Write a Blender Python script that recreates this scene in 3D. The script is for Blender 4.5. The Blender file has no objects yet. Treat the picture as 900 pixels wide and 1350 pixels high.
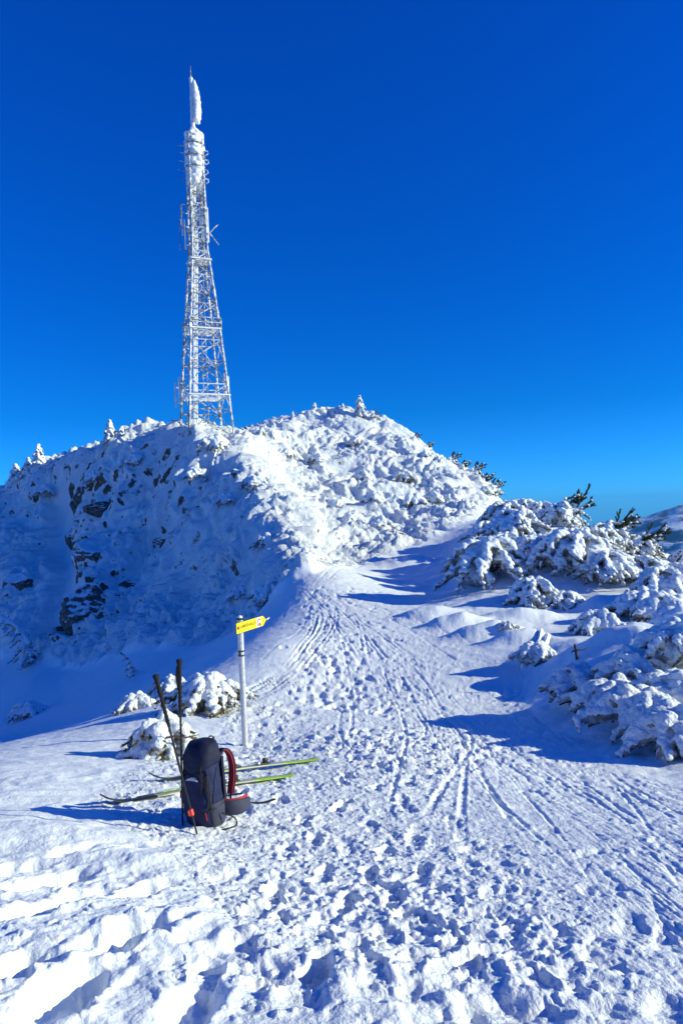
import bpy, bmesh, math, random
import numpy as np
from mathutils import Vector, Matrix, Euler

random.seed(7)
C = bpy.context.scene.collection
PI = math.pi
f32 = np.float32

# ------------------------------------------------------------------ camera
F = 964.0                      # focal length in pixels of the 900 x 1350 photograph
CX, CY = 450.0, 675.0
ROLL = math.radians(2.5)
CAM = Vector((0.0, 0.0, 1.65))
RIGHT = Vector((math.cos(ROLL), 0, -math.sin(ROLL)))
UP = Vector((math.sin(ROLL), 0, math.cos(ROLL)))
FWD = Vector((0, 1, 0))
cam_data = bpy.data.cameras.new('camera')
cam = bpy.data.objects.new('camera', cam_data)
C.objects.link(cam)
cam_data.sensor_fit = 'VERTICAL'
cam_data.sensor_height = 24.0
cam_data.lens = 12.0 * F / 675.0
cam_data.clip_start = 0.05
cam_data.clip_end = 60000
rm = Matrix((RIGHT, UP, -FWD)).transposed()
cam.matrix_world = Matrix.Translation(CAM) @ rm.to_4x4()
bpy.context.scene.camera = cam


def ray(px, py):
    """direction with unit depth along the view axis"""
    return RIGHT * ((px - CX) / F) + UP * (-(py - CY) / F) + FWD


def at(px, py, d):
    return CAM + ray(px, py) * d


# ------------------------------------------------------------------ noise
def _hash(ix, iy, seed):
    h = (ix.astype(np.uint32) * np.uint32(374761393) + iy.astype(np.uint32) * np.uint32(668265263)
         + np.uint32((seed * 1274126177) & 0xffffffff))
    h = (h ^ (h >> np.uint32(13))) * np.uint32(1274126177)
    h = (h ^ (h >> np.uint32(16))) * np.uint32(2246822519)
    return h ^ (h >> np.uint32(15))


def noise2(x, y, seed=0):
    """gradient noise, about -1..1"""
    x = np.asarray(x, f32); y = np.asarray(y, f32)
    x0 = np.floor(x); y0 = np.floor(y)
    fx = x - x0; fy = y - y0
    ix = x0.astype(np.int32); iy = y0.astype(np.int32)
    u = fx * fx * fx * (fx * (fx * 6 - 15) + 10)
    v = fy * fy * fy * (fy * (fy * 6 - 15) + 10)

    def g(dx, dy):
        h = _hash(ix + dx, iy + dy, seed)
        a = h.astype(f32) * f32(2 * PI / 4294967296.0)
        return np.cos(a) * (fx - dx) + np.sin(a) * (fy - dy)
    a = g(0, 0); b = g(1, 0); c = g(0, 1); d = g(1, 1)
    return ((a + (b - a) * u) * (1 - v) + (c + (d - c) * u) * v) * f32(1.5)


def fbm(x, y, seed=0, octv=4, gain=0.5, lac=2.03):
    s = 0; a = 1.0; t = 0
    for i in range(octv):
        s = s + a * noise2(x * (lac ** i) + 13.7 * i, y * (lac ** i) - 7.1 * i, seed + i)
        t += a; a *= gain
    return s / t


def worley(x, y, seed=0):
    x = np.asarray(x, f32); y = np.asarray(y, f32)
    ix = np.floor(x).astype(np.int32); iy = np.floor(y).astype(np.int32)
    f1 = np.full(x.shape, 9, f32); f2 = np.full(x.shape, 9, f32); idv = np.zeros(x.shape, f32)
    for dx in (-1, 0, 1):
        for dy in (-1, 0, 1):
            h = _hash(ix + dx, iy + dy, seed)
            h2 = _hash(ix + dx, iy + dy, seed + 77)
            px = ix + dx + h.astype(f32) / f32(4294967296.0)
            py = iy + dy + h2.astype(f32) / f32(4294967296.0)
            d = np.sqrt((px - x) ** 2 + (py - y) ** 2)
            near = d < f1
            f2 = np.where(near, f1, np.minimum(f2, d))
            idv = np.where(near, (h & np.uint32(65535)).astype(f32) / 65535, idv)
            f1 = np.minimum(f1, d)
    return f1, f2, idv


def sstep(a, b, x):
    t = np.clip((x - a) / (b - a), 0, 1)
    return t * t * (3 - 2 * t)


# ------------------------------------------------------------------ land form
CP = [  # where a point of the ground stands in the view, and how far off it is
    (-60, 1350, 2.3), (200, 1350, 2.35), (450, 1350, 2.35), (700, 1350, 2.38), (960, 1350, 2.4),
    (0, 1200, 3.3), (230, 1200, 3.4), (450, 1200, 3.5), (680, 1200, 3.45), (900, 1200, 3.35),
    (20, 1090, 4.75), (250, 1088, 5.0), (450, 1090, 5.1), (700, 1090, 5.0), (900, 1095, 4.7),
    (250, 1030, 6.4), (450, 1010, 7.3), (600, 1000, 7.9), (800, 1000, 7.9), (900, 1012, 7.3),
    (323, 985, 9.2), (450, 950, 10.9), (450, 900, 14.8), (600, 900, 14.3), (700, 905, 13.4),
    (420, 830, 22), (400, 775, 31), (520, 806, 25), (320, 905, 14.0), (365, 850, 18.5), (600, 850, 18.5),
    (0, 1018, 6.6), (90, 1000, 7.7), (170, 985, 8.8), (240, 945, 11.2),
    (0, 988, 22), (90, 974, 24), (60, 955, 32), (150, 935, 28), (200, 900, 30), (260, 865, 34), (300, 830, 37),
    (40, 900, 50), (120, 880, 47), (200, 830, 47), (100, 850, 55), (30, 860, 58), (20, 950, 40), (130, 925, 33), (330, 770, 44), (350, 790, 37),
    (385, 735, 38), (370, 700, 45), (345, 660, 53), (332, 622, 60), (312, 593, 66), (272, 569, 70), (235, 566, 72), (268, 577, 66.5), (300, 581, 68.5),
    (260, 760, 53), (200, 760, 59), (200, 700, 65), (200, 640, 69), (200, 585, 73), (152, 582, 76), (110, 605, 80),
    (60, 620, 84), (0, 648, 88), (270, 690, 58), (280, 630, 64),
    (110, 760, 61), (110, 680, 73), (30, 760, 68), (70, 735, 72), (75, 665, 80), (85, 613, 82), (272, 580, 79), (240, 580, 80), (152, 600, 84), (110, 630, 88), (60, 645, 92), (0, 672, 96), (325, 590, 100), (362, 575, 102), (410, 560, 104), (475, 560, 104), (520, 575, 99), (560, 605, 95), (604, 635, 88), (652, 668, 80), (0, 690, 80),
    (-150, 668, 92), (-150, 760, 72), (-150, 900, 62), (-150, 980, 30), (-150, 1050, 6.2), (-150, 1200, 3.3),
    (325, 573, 90), (362, 558, 93), (410, 548, 95), (475, 547, 93), (520, 563, 91), (560, 592, 87), (604, 620, 81),
    (652, 656, 73), (450, 580, 85), (450, 620, 75), (440, 660, 64), (445, 700, 52), (428, 735, 42), (500, 722, 48),
    (550, 692, 54), (550, 640, 71), (600, 664, 63), (640, 662, 66), (400, 600, 79), (385, 640, 68), (500, 665, 62),
    (520, 762, 38), (560, 768, 35.5), (600, 722, 45), (600, 778, 32.5), (660, 688, 45),
    (640, 762, 29), (700, 702, 38), (740, 690, 42), (820, 706, 40), (890, 738, 37), (740, 802, 23.5), (757, 870, 13.4),
    (700, 880, 14.5), (850, 832, 18), (900, 885, 11.2), (900, 800, 21.5), (820, 762, 27), (900, 765, 28), (880, 850, 15.5),
    (1050, 735, 40), (1050, 800, 22), (1050, 900, 10.6), (1050, 1010, 6.9), (1050, 1200, 3.3),
]
WP = []        # the same in world polar form: bearing (degrees), distance, height over the eye
for th, r, z in [(-22, 112, -14), (-14, 100, 0.5), (-10.5, 108, -8), (-4, 118, 4), (2, 116, 0), (7, 110, -7), (13, 100, -16),
                 (-30, 125, -25), (18, 75, -14), (24, 70, -15), (32, 75, -20)]:
    WP.append((th, r, z))
for th in range(-26, 36, 10):
    WP.append((th, 160, -75)); WP.append((th, 240, -130))
for th in (-65, -105, -145, -180, 180, 145, 105, 65):
    sl = 0.16 if abs(th) > 120 else 0.2
    for r, z in ((1.2, -1.65), (4, -1.72 - sl), (12, -2.0 - 12 * sl * .8), (40, -3 - 40 * sl), (90, -30), (160, -75), (240, -130)):
        WP.append((th, r, z))
for th in (-30, 0, 30):
    WP.append((th, 1.2, -1.62 if th else -1.6))

KT = 1.25
_pts = []
for px, py, d in CP:
    p = at(px, py, d)
    r = math.hypot(p.x, p.y)
    _pts.append((math.atan2(p.x, p.y), math.log(r), (p.z - CAM.z) / (r + 4)))
for th, r, z in WP:
    _pts.append((math.radians(th), math.log(r), z / (r + 4)))
_P = np.array(_pts, float)
_U = np.stack([_P[:, 0] * KT, _P[:, 1] * 0.55], 1)


def _phi(d2):
    return 0.5 * d2 * np.log(d2 + 1e-12)


_n = len(_U)
_d2 = ((_U[:, None] - _U[None]) ** 2).sum(-1)
_A = np.zeros((_n + 3, _n + 3))
_A[:_n, :_n] = _phi(_d2) + np.eye(_n) * 2e-5
_A[:_n, _n] = 1; _A[:_n, _n + 1:] = _U; _A[_n, :_n] = 1; _A[_n + 1:, :_n] = _U.T
_W = np.linalg.solve(_A, np.concatenate([_P[:, 2], np.zeros(3)]))


def macro(x, y):
    """smooth lie of the land (world z)"""
    x = np.asarray(x, f32); y = np.asarray(y, f32)
    shp = x.shape
    x = x.ravel(); y = y.ravel()
    r = np.hypot(x, y)
    rc = np.clip(r, 0.9, 250)
    th = np.arctan2(x, y)
    u = (th * KT).astype(f32); v = (np.log(rc) * 0.55).astype(f32)
    out = np.empty_like(u)
    Wf = _W.astype(f32); Uf = _U.astype(f32)
    for i in range(0, len(u), 60000):
        s = slice(i, i + 60000)
        d2 = (u[s, None] - Uf[None, :, 0]) ** 2 + (v[s, None] - Uf[None, :, 1]) ** 2
        d2 *= 1.0
        ph = f32(0.5) * d2 * np.log(d2 + f32(1e-12))
        out[s] = ph @ Wf[:_n] + Wf[_n] + Wf[_n + 1] * u[s] + Wf[_n + 2] * v[s]
    z = out * (rc + 4)
    back = sstep(math.radians(120), math.radians(178), np.abs(th))
    zb = -1.65 - 0.17 * rc - 0.0014 * rc * rc * sstep(10, 120, rc)
    z = z * (1 - back) + zb * back
    z = np.where(r < 0.9, z * (r / 0.9) + (-1.63) * (1 - r / 0.9), z)
    # beyond the crest everything drops into the valley
    far = np.clip(r - 250, 0, None)
    z = z - 620 * (1 - np.exp(-far / 700.0))
    return (z + CAM.z).reshape(shp)


_ds = np.exp(np.linspace(math.log(1.6), math.log(150), 1600)).astype(f32)


def hit(px, py):
    """where the line of sight meets the ground"""
    d = ray(px, py)
    xs = d.x * _ds; ys = d.y * _ds
    zs = CAM.z + d.z * _ds
    g = macro(xs, ys)
    k = np.nonzero(zs < g)[0]
    if len(k) == 0:
        k = [int(np.argmin(zs - g))]
    i = k[0]
    return Vector((float(xs[i]), float(ys[i]), float(g[i])))


def polar(p):
    return math.atan2(p[0], p[1]) * KT, math.log(math.hypot(p[0], p[1])) * 0.55


def polymask(x, y, pix, soft):
    """soft mask of a patch of ground, outlined by points on it"""
    q = [polar(hit(*p)) for p in pix]
    th = (np.arctan2(x, y) * KT).astype(f32)
    lr = (np.log(np.clip(np.hypot(x, y), 0.3, None)) * 0.55).astype(f32)
    inside = np.zeros(th.shape, bool)
    dm = np.full(th.shape, 9, f32)
    n = len(q)
    for i in range(n):
        (ax, ay), (bx, by) = q[i], q[(i + 1) % n]
        ex, ey = bx - ax, by - ay
        L = ex * ex + ey * ey + 1e-12
        t = np.clip(((th - ax) * ex + (lr - ay) * ey) / L, 0, 1)
        dm = np.minimum(dm, (th - ax - t * ex) ** 2 + (lr - ay - t * ey) ** 2)
        c = (ay > lr) != (by > lr)
        inside ^= c & (th < ex * (lr - ay) / (ey if abs(ey) > 1e-9 else 1e-9) + ax)
    sd = np.sqrt(dm) * np.where(inside, 1, -1)
    return sstep(-soft, soft, sd)


PATH_PIX = [(330, 1400), (300, 1230), (215, 1130), (120, 1060), (200, 1000), (285, 985), (300, 940), (395, 870), (398, 820), (385, 790),
            (378, 768), (400, 752), (425, 775), (520, 802), (620, 850), (690, 885), (690, 930), (760, 990), (900, 1040), (1000, 1060),
            (1000, 1400)]
TRAIL_PIX = [(395, 772), (410, 755), (480, 738), (560, 710), (628, 682), (655, 660), (664, 668), (610, 712), (510, 748), (440, 770)]
HILL_PIX = [(-300, 700), (-150, 672), (0, 652), (110, 610), (230, 562), (330, 575), (475, 545), (560, 585), (650, 648), (628, 684),
            (560, 712), (480, 740), (410, 755), (380, 772), (312, 830), (215, 852), (120, 876), (40, 850), (-300, 880)]
GULLY_PIX = [(92, 632), (62, 645), (66, 700), (74, 760), (50, 838), (100, 838), (98, 760), (96, 690)]
BANK_PIX = [(520, 800), (640, 858), (700, 884), (700, 940), (770, 990), (900, 1035), (1100, 1050), (1100, 740), (900, 735), (720, 690), (640, 668),
            (560, 712), (440, 768)]


def lines(pix_lists):
    out = []
    for pl in pix_lists:
        w = [hit(*p) for p in pl]
        out.append([(p.x, p.y) for p in w])
    return out


def smooth_line(pts, n=5):
    p = [np.array(q, float) for q in pts]
    p = [2 * p[0] - p[1]] + p + [2 * p[-1] - p[-2]]
    out = []
    for i in range(1, len(p) - 2):
        for k in range(n):
            t = k / n
            a, b, c, d = p[i - 1], p[i], p[i + 1], p[i + 2]
            out.append(tuple(0.5 * ((2 * b) + (c - a) * t + (2 * a - 5 * b + 4 * c - d) * t * t + (3 * b - a - 3 * c + d) * t ** 3)))
    out.append(tuple(p[-2]))
    return out


def carve(z, x, y, line, width, depth, idx=None):
    """a groove with low rims pressed into the snow along a line"""
    L = np.array(smooth_line(line), f32)
    lo = L.min(0) - width * 3; hi = L.max(0) + width * 3
    m = np.nonzero((x > lo[0]) & (x < hi[0]) & (y > lo[1]) & (y < hi[1]))[0]
    if len(m) == 0:
        return
    xm = x[m]; ym = y[m]
    wob = noise2(xm * 1.1, ym * 1.1, 5) * width * 0.4
    dm = np.full(len(m), 1e6, f32)
    for a, b in zip(L[:-1], L[1:]):
        e = b - a
        t = np.clip(((xm - a[0]) * e[0] + (ym - a[1]) * e[1]) / max(float(e @ e), 1e-9), 0, 1)
        dm = np.minimum(dm, np.hypot(xm - a[0] - t * e[0], ym - a[1] - t * e[1]))
    d = (dm + wob) / width
    amp = depth * np.clip(0.7 + 0.9 * noise2(xm * .6, ym * .6, 9), 0.05, 1.4)
    z[m] -= amp * np.exp(-np.clip(d, 0, 9) ** 4 * 1.2) - 0.3 * amp * np.exp(-((d - 1.55) / 0.5) ** 2)


TRACKS = lines([
    [(432, 800), (440, 850), (400, 905), (320, 935)], [(425, 800), (425, 850), (380, 895), (300, 920)],
    [(418, 800), (405, 850), (360, 890), (310, 905)], [(440, 810), (455, 870), (430, 920), (350, 960)],
    [(412, 790), (392, 835), (345, 870)], [(432, 830), (415, 880), (330, 925), (262, 948)],
    [(430, 790), (470, 830), (520, 880), (560, 950)], [(440, 785), (520, 820), (600, 870)], [(450, 780), (540, 815), (640, 855)],
    [(445, 790), (500, 840), (560, 900), (620, 985)],
    [(560, 930), (580, 985), (660, 1060), (760, 1150)], [(590, 930), (640, 990), (740, 1075), (880, 1200)],
    [(610, 915), (690, 985), (790, 1060), (900, 1140)], [(640, 910), (720, 975), (830, 1055), (930, 1115)],
    [(660, 915), (760, 985), (900, 1075)], [(530, 950), (560, 1010), (640, 1080), (690, 1120)],
    [(700, 960), (800, 1030), (880, 1130), (930, 1190)], [(560, 990), (565, 1060)], [(620, 950), (650, 1000), (720, 1080), (790, 1180)],
    [(650, 960), (740, 1040), (840, 1130), (930, 1230)], [(600, 1000), (680, 1080), (800, 1190), (900, 1300)],
    [(690, 1000), (790, 1090), (900, 1190)], [(720, 985), (830, 1075), (930, 1150)], [(540, 905), (600, 990), (640, 1040)],
    [(850, 1090), (890, 1160), (930, 1210)], [(480, 880), (540, 960), (590, 1040)], [(580, 900), (640, 960), (700, 1010)],
    [(820, 1200), (900, 1290)], [(780, 1010), (850, 1060), (940, 1110)], [(670, 1040), (760, 1130), (860, 1250)],
    [(500, 1005), (600, 1010)], [(480, 1120), (620, 1125)], [(470, 1060), (560, 1058)],
    [(600, 675), (540, 705), (470, 740), (415, 772)], [(640, 668), (570, 700), (480, 745), (420, 778)], [(590, 690), (500, 728), (440, 752)],
])
TRACKS = [l for i, l in enumerate(TRACKS) if not (10 <= i < 30 and i % 2)]
_tr = random.Random(12)
for _k in range(22):
    _e = _tr.uniform(0, .75)
    _x0 = 402 + _tr.uniform(-8, 26)
    if _k % 2:
        _pl = [(_x0, 778), (_x0 + 4 + 20 * _e, 815), (_x0 - 30 + 20 * _e, 868), (_x0 - 95 + 30 * _e, 908 + 12 * _e), (_x0 - 150 + 20 * _e, 930 + 25 * _e)]
    else:
        _g = lambda q: _tr.uniform(-q, q)
        _pl = [(_x0, 778), (_x0 + 30 + 30 * _e + _g(8), 815), (_x0 + 60 + 130 * _e + _g(22), 875), (_x0 + 90 + 230 * _e + _g(60), 960),
               (_x0 + 120 + 330 * _e + _g(110), _tr.uniform(1020, 1120))]
        if _k % 3 == 0: _pl = _pl[:3]
        elif _k % 3 == 1: _pl = _pl[2:]
    for _o in ((0, 9) if _k % 2 or _k % 3 == 0 else (0,)):
        TRACKS += lines([[(a + _o * (b - 730) / 160.0, b) for a, b in _pl]])
RIDGES = lines([[(742, 1195), (722, 1225), (706, 1258)], [(722, 1198), (706, 1222), (692, 1248)], [(776, 1222), (764, 1244), (758, 1262)],
                [(700, 1205), (690, 1225)], [(716, 838), (700, 862), (690, 878)], [(722, 842), (712, 868)]])

_rs = random.Random(3)
HOLES = []       # foot holes: bearing, length, width, depth
for px, py, l, w, dp, an in [(68, 1165, .42, .17, .16, .7), (112, 1185, .3, .16, .18, .4), (190, 1180, .34, .14, .13, .5), (170, 1245, .42, .18, .18, .8),
                             (85, 1310, .42, .2, .2, .15), (20, 1280, .36, .18, .15, .9), (45, 1212, .4, .12, .09, .8), (250, 1330, .3, .16, .12, .3),
                             (430, 1215, .3, .15, .13, .2), (410, 1300, .36, .16, .15, .1), (360, 1290, .28, .14, .1, .5), (630, 1205, .32, .12, .09, 1.4),
                             (640, 1330, .35, .2, .16, 1.2), (560, 1340, .3, .16, .14, .2), (710, 1335, .3, .16, .14, 1.0), (880, 1335, .26, .14, .1, .6),
                             (300, 1160, .22, .12, .09, .4), (340, 1200, .24, .12, .08, .9), (505, 1310, .3, .15, .13, 1.3), (470, 1250, .24, .13, .1, .2),
                             (20, 1150, .34, .16, .11, .9), (150, 1130, .3, .12, .08, 1.0), (100, 1130, .26, .12, .07, .8), (300, 1260, .3, .15, .11, .6),
                             (555, 1262, .26, .14, .12, 1.1), (610, 1275, .28, .13, .11, .8), (660, 1250, .22, .12, .08, 1.3), (530, 1160, .16, .1, .08, .3),
                             (570, 1175, .16, .1, .08, .9), (520, 1180, .15, .09, .07, .2), (475, 1165, .16, .1, .07, .3)]:
    p = hit(px, py)
    HOLES.append((p.x, p.y, l * .5, w * .55, dp * (.55 if px < 300 else .24), an))
for k in range(150):        # lesser steps all over the trodden snow
    px = _rs.uniform(150, 900); py = _rs.uniform(930, 1340) if k % 3 else _rs.uniform(1150, 1345)
    p = hit(px, py)
    HOLES.append((p.x, p.y, _rs.uniform(.07, .14), _rs.uniform(.04, .07), _rs.uniform(.005, .018), _rs.uniform(-1.4, 1.4)))
for k in range(220):        # steps up the neck of the path
    px = 405 + _rs.gauss(0, 26) + (_rs.uniform(0, 90)) ; py = _rs.uniform(770, 940)
    p = hit(px, py)
    HOLES.append((p.x, p.y, _rs.uniform(.14, .30), _rs.uniform(.06, .11), _rs.uniform(.015, .05), _rs.uniform(-.7, .5)))


PRINTS = []      # boot tracks: steps left and right of a line
for pl, dp in [([(440, 1345), (455, 1230), (470, 1120), (480, 1010), (470, 920), (430, 840)], .04), ([(560, 1345), (540, 1220), (520, 1090), (500, 980), (470, 900)], .03),
               ([(330, 1345), (370, 1220), (400, 1130), (430, 1040), (450, 960)], .04), 
               ([(700, 1345), (640, 1230), (590, 1130), (550, 1010), (520, 930)], .025), ([(820, 1320), (700, 1250), (560, 1200), (400, 1170)], .03),
               ([(340, 1090), (350, 1030), (345, 985), (380, 930), (410, 860), (412, 800)], .04)]:
    ln = smooth_line(lines([pl])[0], 8); acc = 0.0; side_ = 1
    for (ax, ay), (bx, by) in zip(ln[:-1], ln[1:]):
        seg = math.hypot(bx - ax, by - ay); acc += seg
        if acc > .34:
            acc = 0; side_ = -side_; an = math.atan2(bx - ax, by - ay); jx = _rs.gauss(0, .05)
            PRINTS.append((bx + side_ * .11 * math.cos(an) + jx, by - side_ * .11 * math.sin(an) + _rs.gauss(0, .05), .15, .058, dp * _rs.uniform(.35, .95), an + _rs.uniform(-.25, .25)))
    # ^ the sole is a long oval, pinched at the arch

MOUNDS = []      # drifts and humps: radius along/across, height
for px, py, a, b, h in [(690, 722, 3.4, 3.6, .5), (740, 750, 3.0, 3.0, .5), (850, 858, 1.0, .8, .5), (565, 812, .9, .6, .3), (640, 838, .9, .5, .35), (600, 825, .8, .5, .35), (795, 800, .9, .6, .3),
                        (535, 745, 1.6, 1.1, .5), (860, 905, .8, .6, .35), (690, 815, 1.2, .6, .25), (680, 845, .7, .4, .3),
                        (470, 1290, .3, .2, .03), (60, 1110, .6, .25, .08), (200, 1140, .5, .2, .06), (310, 1240, .35, .2, .04), (120, 1220, .5, .25, .05)]:
    p = hit(px, py)
    MOUNDS.append((p.x, p.y, a, b, h))


def detail(x, y):
    """fine relief: returns (vertical, along-normal displacement, masks)"""
    r = np.hypot(x, y)
    th = np.arctan2(x, y)
    front = (np.abs(th) < 1.0).astype(f32)
    path = np.maximum(polymask(x, y, PATH_PIX, 0.02), polymask(x, y, TRAIL_PIX, 0.008)) * front
    hill = polymask(x, y, HILL_PIX, 0.016) * front
    bank = polymask(x, y, BANK_PIX, 0.012) * front
    wild = sstep(40, 70, r) * (1 - front) + front * sstep(66, 74, r)
    hill = np.maximum(hill, wild)
    gully = polymask(x, y, GULLY_PIX, 0.012) * front
    path = path * (1 - hill)
    dz = np.zeros(x.shape, f32)
    # drifted soft snow everywhere
    wx = x + 0.25 * noise2(x * .9, y * .9, 60); wy = y + 0.25 * noise2(x * .9 + 9, y * .9, 61)
    soft = 1 - np.maximum(hill, 0.75 * path)
    dz += soft * (0.03 * fbm(wx * 0.9, wy * 1.6, 1, 3) + 0.012 * fbm(wx * 5, wy * 7, 2, 3))
    near_left = front * sstep(0.10, -0.12, th) * (1 - path) * sstep(11, 6, r)
    rid = 1 - np.abs(noise2(wx * 1.3 + wy * .9, wy * 2.6 - wx * .9, 8))
    dz += near_left * (0.02 * rid ** 2 + 0.010 * fbm(wx * 4.2, wy * 4.2, 12, 3))
    # wind ripples on the shaded flank
    # trodden crust of the path: clods and steps
    fade = np.clip(1.5 - r / 60, 0.5, 1.2)
    f1, f2, idv = worley(wx * 4.6, wy * 4.6, 21)
    clod = sstep(0.7, 0.15, f1) * (0.15 + idv)
    g1, g2, idg = worley(x * 11 + 2.2 * noise2(x * 3, y * 3, 30), y * 11, 22)
    clod2 = sstep(0.62, 0.1, g1) * (idg > 0.35) * idg
    rough = 0.6 + 0.9 * sstep(-0.25, 0.5, noise2(x * .55, y * .4, 33) - 0.35 * sstep(0.4, 2.0, x) * sstep(14, 11, r) + 0.55 * sstep(2.4, .8, np.abs(r - 3.2)))
    s0 = fbm(x * 22, y * 22, 43, 3, .6)
    h1 = fbm(x * 7, y * 7, 41, 4, .6)
    dz += path * rough * ((0.016 * clod + 0.016 * clod2 + 0.013 * h1) * (.3 + 1.15 * sstep(3.6, 7.5, r) - .5 * sstep(11, 16, r)) + .013 * np.abs(s0) * sstep(3.2, 7, r))
    d1, d2, idd = worley(x * 17 + noise2(x * 9, y * 9, 3), y * 17, 56)
    nearb = front * sstep(5.2, 3.2, r) * (.35 + .65 * sstep(1.3, -.4, x + .6 * noise2(x * .8, y * .8, 58)))         # churned foreground
    b1, b2, idb = worley(wx * 6, wy * 6, 55)
    dz += .62 * nearb * (0.012 * sstep(.6, .2, b1) * (idb > .5) * idb + .011 * sstep(.5, .25, d1) * (idd > .6) + 0.008 * fbm(wx * 2.4, wy * 2.4, 51, 3, .5) + 0.012 * fbm(x * 9, y * 9, 151, 5, .68) + .004 * noise2(x * 30, y * 30, 52))
    # ski-scraped streaks on the right half run away from the viewer
    st = path * sstep(0.1, 0.9, x) * sstep(15, 12, r) * sstep(2.2, 3.2, r) * (.3 + .9 * sstep(-.3, .4, noise2(x * .7, y * .25, 74)))
    s1 = noise2(x * 5 + 0.5 * noise2(x, y * .5, 70), y * 0.55, 71)
    s2 = noise2(x * 19, y * 0.9 + x * .7, 72)
    dz += st * (0.004 * s1 - 0.011 * (1 - np.abs(s1)) ** 9 - 0.007 * (1 - np.abs(s2)) ** 6 + .003 * noise2(x * 45, y * 2.0, 73))
    crumb = path * sstep(2.3, 3.0, r) * sstep(13, 8, r) * sstep(1.6, .2, x + .5 * noise2(x * .7, y * .7, 59))
    k1, k2, idk = worley(x * 27 + noise2(x * 11, y * 11, 4), y * 24, 57)
    dz += crumb * (.0055 * sstep(.52, .2, d1) * (idd > .45) + .0055 * sstep(.55, .2, k1) * (idk > .35) * (.4 + idk))
    neck = path * sstep(11, 17, r) * sstep(60, 40, r)
    dz += neck * 0.03 * fbm(wx * 2.6, wy * 2.6, 77, 3, .6)
    for hx, hy, a, b, h in MOUNDS:
        q = ((x - hx) / a) ** 2 + ((y - hy) / b) ** 2
        dz += h * np.exp(-q ** 1.4) * (1 + .15 * noise2(x * 2.2, y * 2.2, 90))
    # lumps on the bank under the pines
    w1, w2, _ = worley(wx * .8, wy * .8, 81)
    dz += bank * (0.16 * np.clip(.62 - w1, 0, 1) * sstep(-.1, .5, noise2(x * .35, y * .35, 82)) + .03 * fbm(wx * 1.6, wy * 1.6, 83, 3))
    for l in TRACKS:
        dm = math.hypot(*l[len(l) // 2])
        carve(dz, x, y, l, 0.012 + 0.0010 * dm, 0.0045 + 0.0005 * dm)
    for l in RIDGES:
        carve(dz, x, y, l, 0.03 + .001 * math.hypot(*l[0]), -0.03 - .004 * max(0, math.hypot(*l[0]) - 5))
    order = np.argsort(y, kind='stable'); ys = y[order]
    for hx, hy, a, b, dp, an in HOLES + PRINTS:
        R = a * 2.2
        i0, i1 = np.searchsorted(ys, (hy - R, hy + R))
        m = order[i0:i1]
        m = m[np.abs(x[m] - hx) < R]
        if len(m) == 0:
            continue
        ex = x[m] - hx; ey = y[m] - hy
        ex = ex + a * .25 * noise2(x[m] * 9, y[m] * 9, 15); ey = ey + a * .25 * noise2(x[m] * 9 + 5, y[m] * 9, 16)
        boot = a == .15 and b == .058
        s, c = math.sin(an), math.cos(an)
        u_ = (ex * s + ey * c) / a
        q = np.sqrt(u_ ** 2 + ((ex * c - ey * s) / (b * (1 - .28 * np.exp(-((u_ + .1) / .3) ** 2) * boot))) ** 2)
        if boot:
            dz[m] -= dp * sstep(1.08, .82, q) * (1 - .18 * (np.sin(u_ * 22) > .2)) - 0.22 * dp * np.exp(-((q - 1.3) / .22) ** 2)
            continue
        dz[m] -= dp * sstep(1.2, .45, q) - 0.12 * dp * np.exp(-((q - 1.4) / .25) ** 2)
    # snowed-up scrub, ledges and crags on the hill
    hx_ = x + 1.2 * noise2(x * .25, y * .25, 101); hy_ = y + 1.2 * noise2(x * .25 + 4, y * .25, 102)
    big = fbm(hx_ * .16, hy_ * .2, 103, 3)
    a1, a2, ida = worley(hx_ * .75, hy_ * .6, 104)
    c1, c2, idc = worley(hx_ * 1.9 + 3, hy_ * 1.5, 105)
    e1, e2, ide = worley(x * 4.2, y * 3.2, 106)
    veg = sstep(-.3, .5, fbm(x * .15, y * .15, 110, 3, .6) * 1.4 + .12)
    dn = hill * (0.95 * big + veg * (0.42 * np.clip(.85 - a1, 0, 1) * (.3 + ida) + 0.40 * np.clip(.8 - c1, 0, 1) * (.2 + idc)
                                   + 0.24 * np.clip(.8 - e1, 0, 1) * ide * (idc > .25)) + 0.16 * fbm(x * 1.7, y * 1.7, 107, 5, .65))
    led = (1 - np.abs(noise2(x * .22 + 3, r * .75 + .8 * noise2(x * .3, y * .3, 120), 121))) ** 3
    left = sstep(-4, -12, x)
    dn += hill * left * (.45 * led + .18 * fbm(x * 1.1, y * 1.1, 122, 5, .6) + .22 * np.clip(.8 - c1, 0, 1) * idc)
    dn += hill * .7 * fbm(hx_ * .42, hy_ * .42, 125, 3)
    dn = dn * (1 - .8 * gully) - .9 * gully
    masks = dict(gully=gully, path=path, hill=hill, bank=bank, veg=veg, c1=c1)
    return dz, dn, masks


def ground_z(x, y):
    xa = np.array([x], f32); ya = np.array([y], f32)
    dz, dn, _ = detail(xa, ya)
    return float(macro(xa, ya)[0] + dz[0] + dn[0] * .8)
# ------------------------------------------------------------------ materials
def mat(name):
    m = bpy.data.materials.new(name); m.use_nodes = True
    nt = m.node_tree
    return m, nt, nt.nodes['Principled BSDF']


def N(nt, typ, **kw):
    n = nt.nodes.new(typ)
    for k, v in kw.items():
        if k.startswith('i_'):
            n.inputs[k[2:].replace('_', ' ')].default_value = v
        else:
            setattr(n, k, v)
    return n


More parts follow.
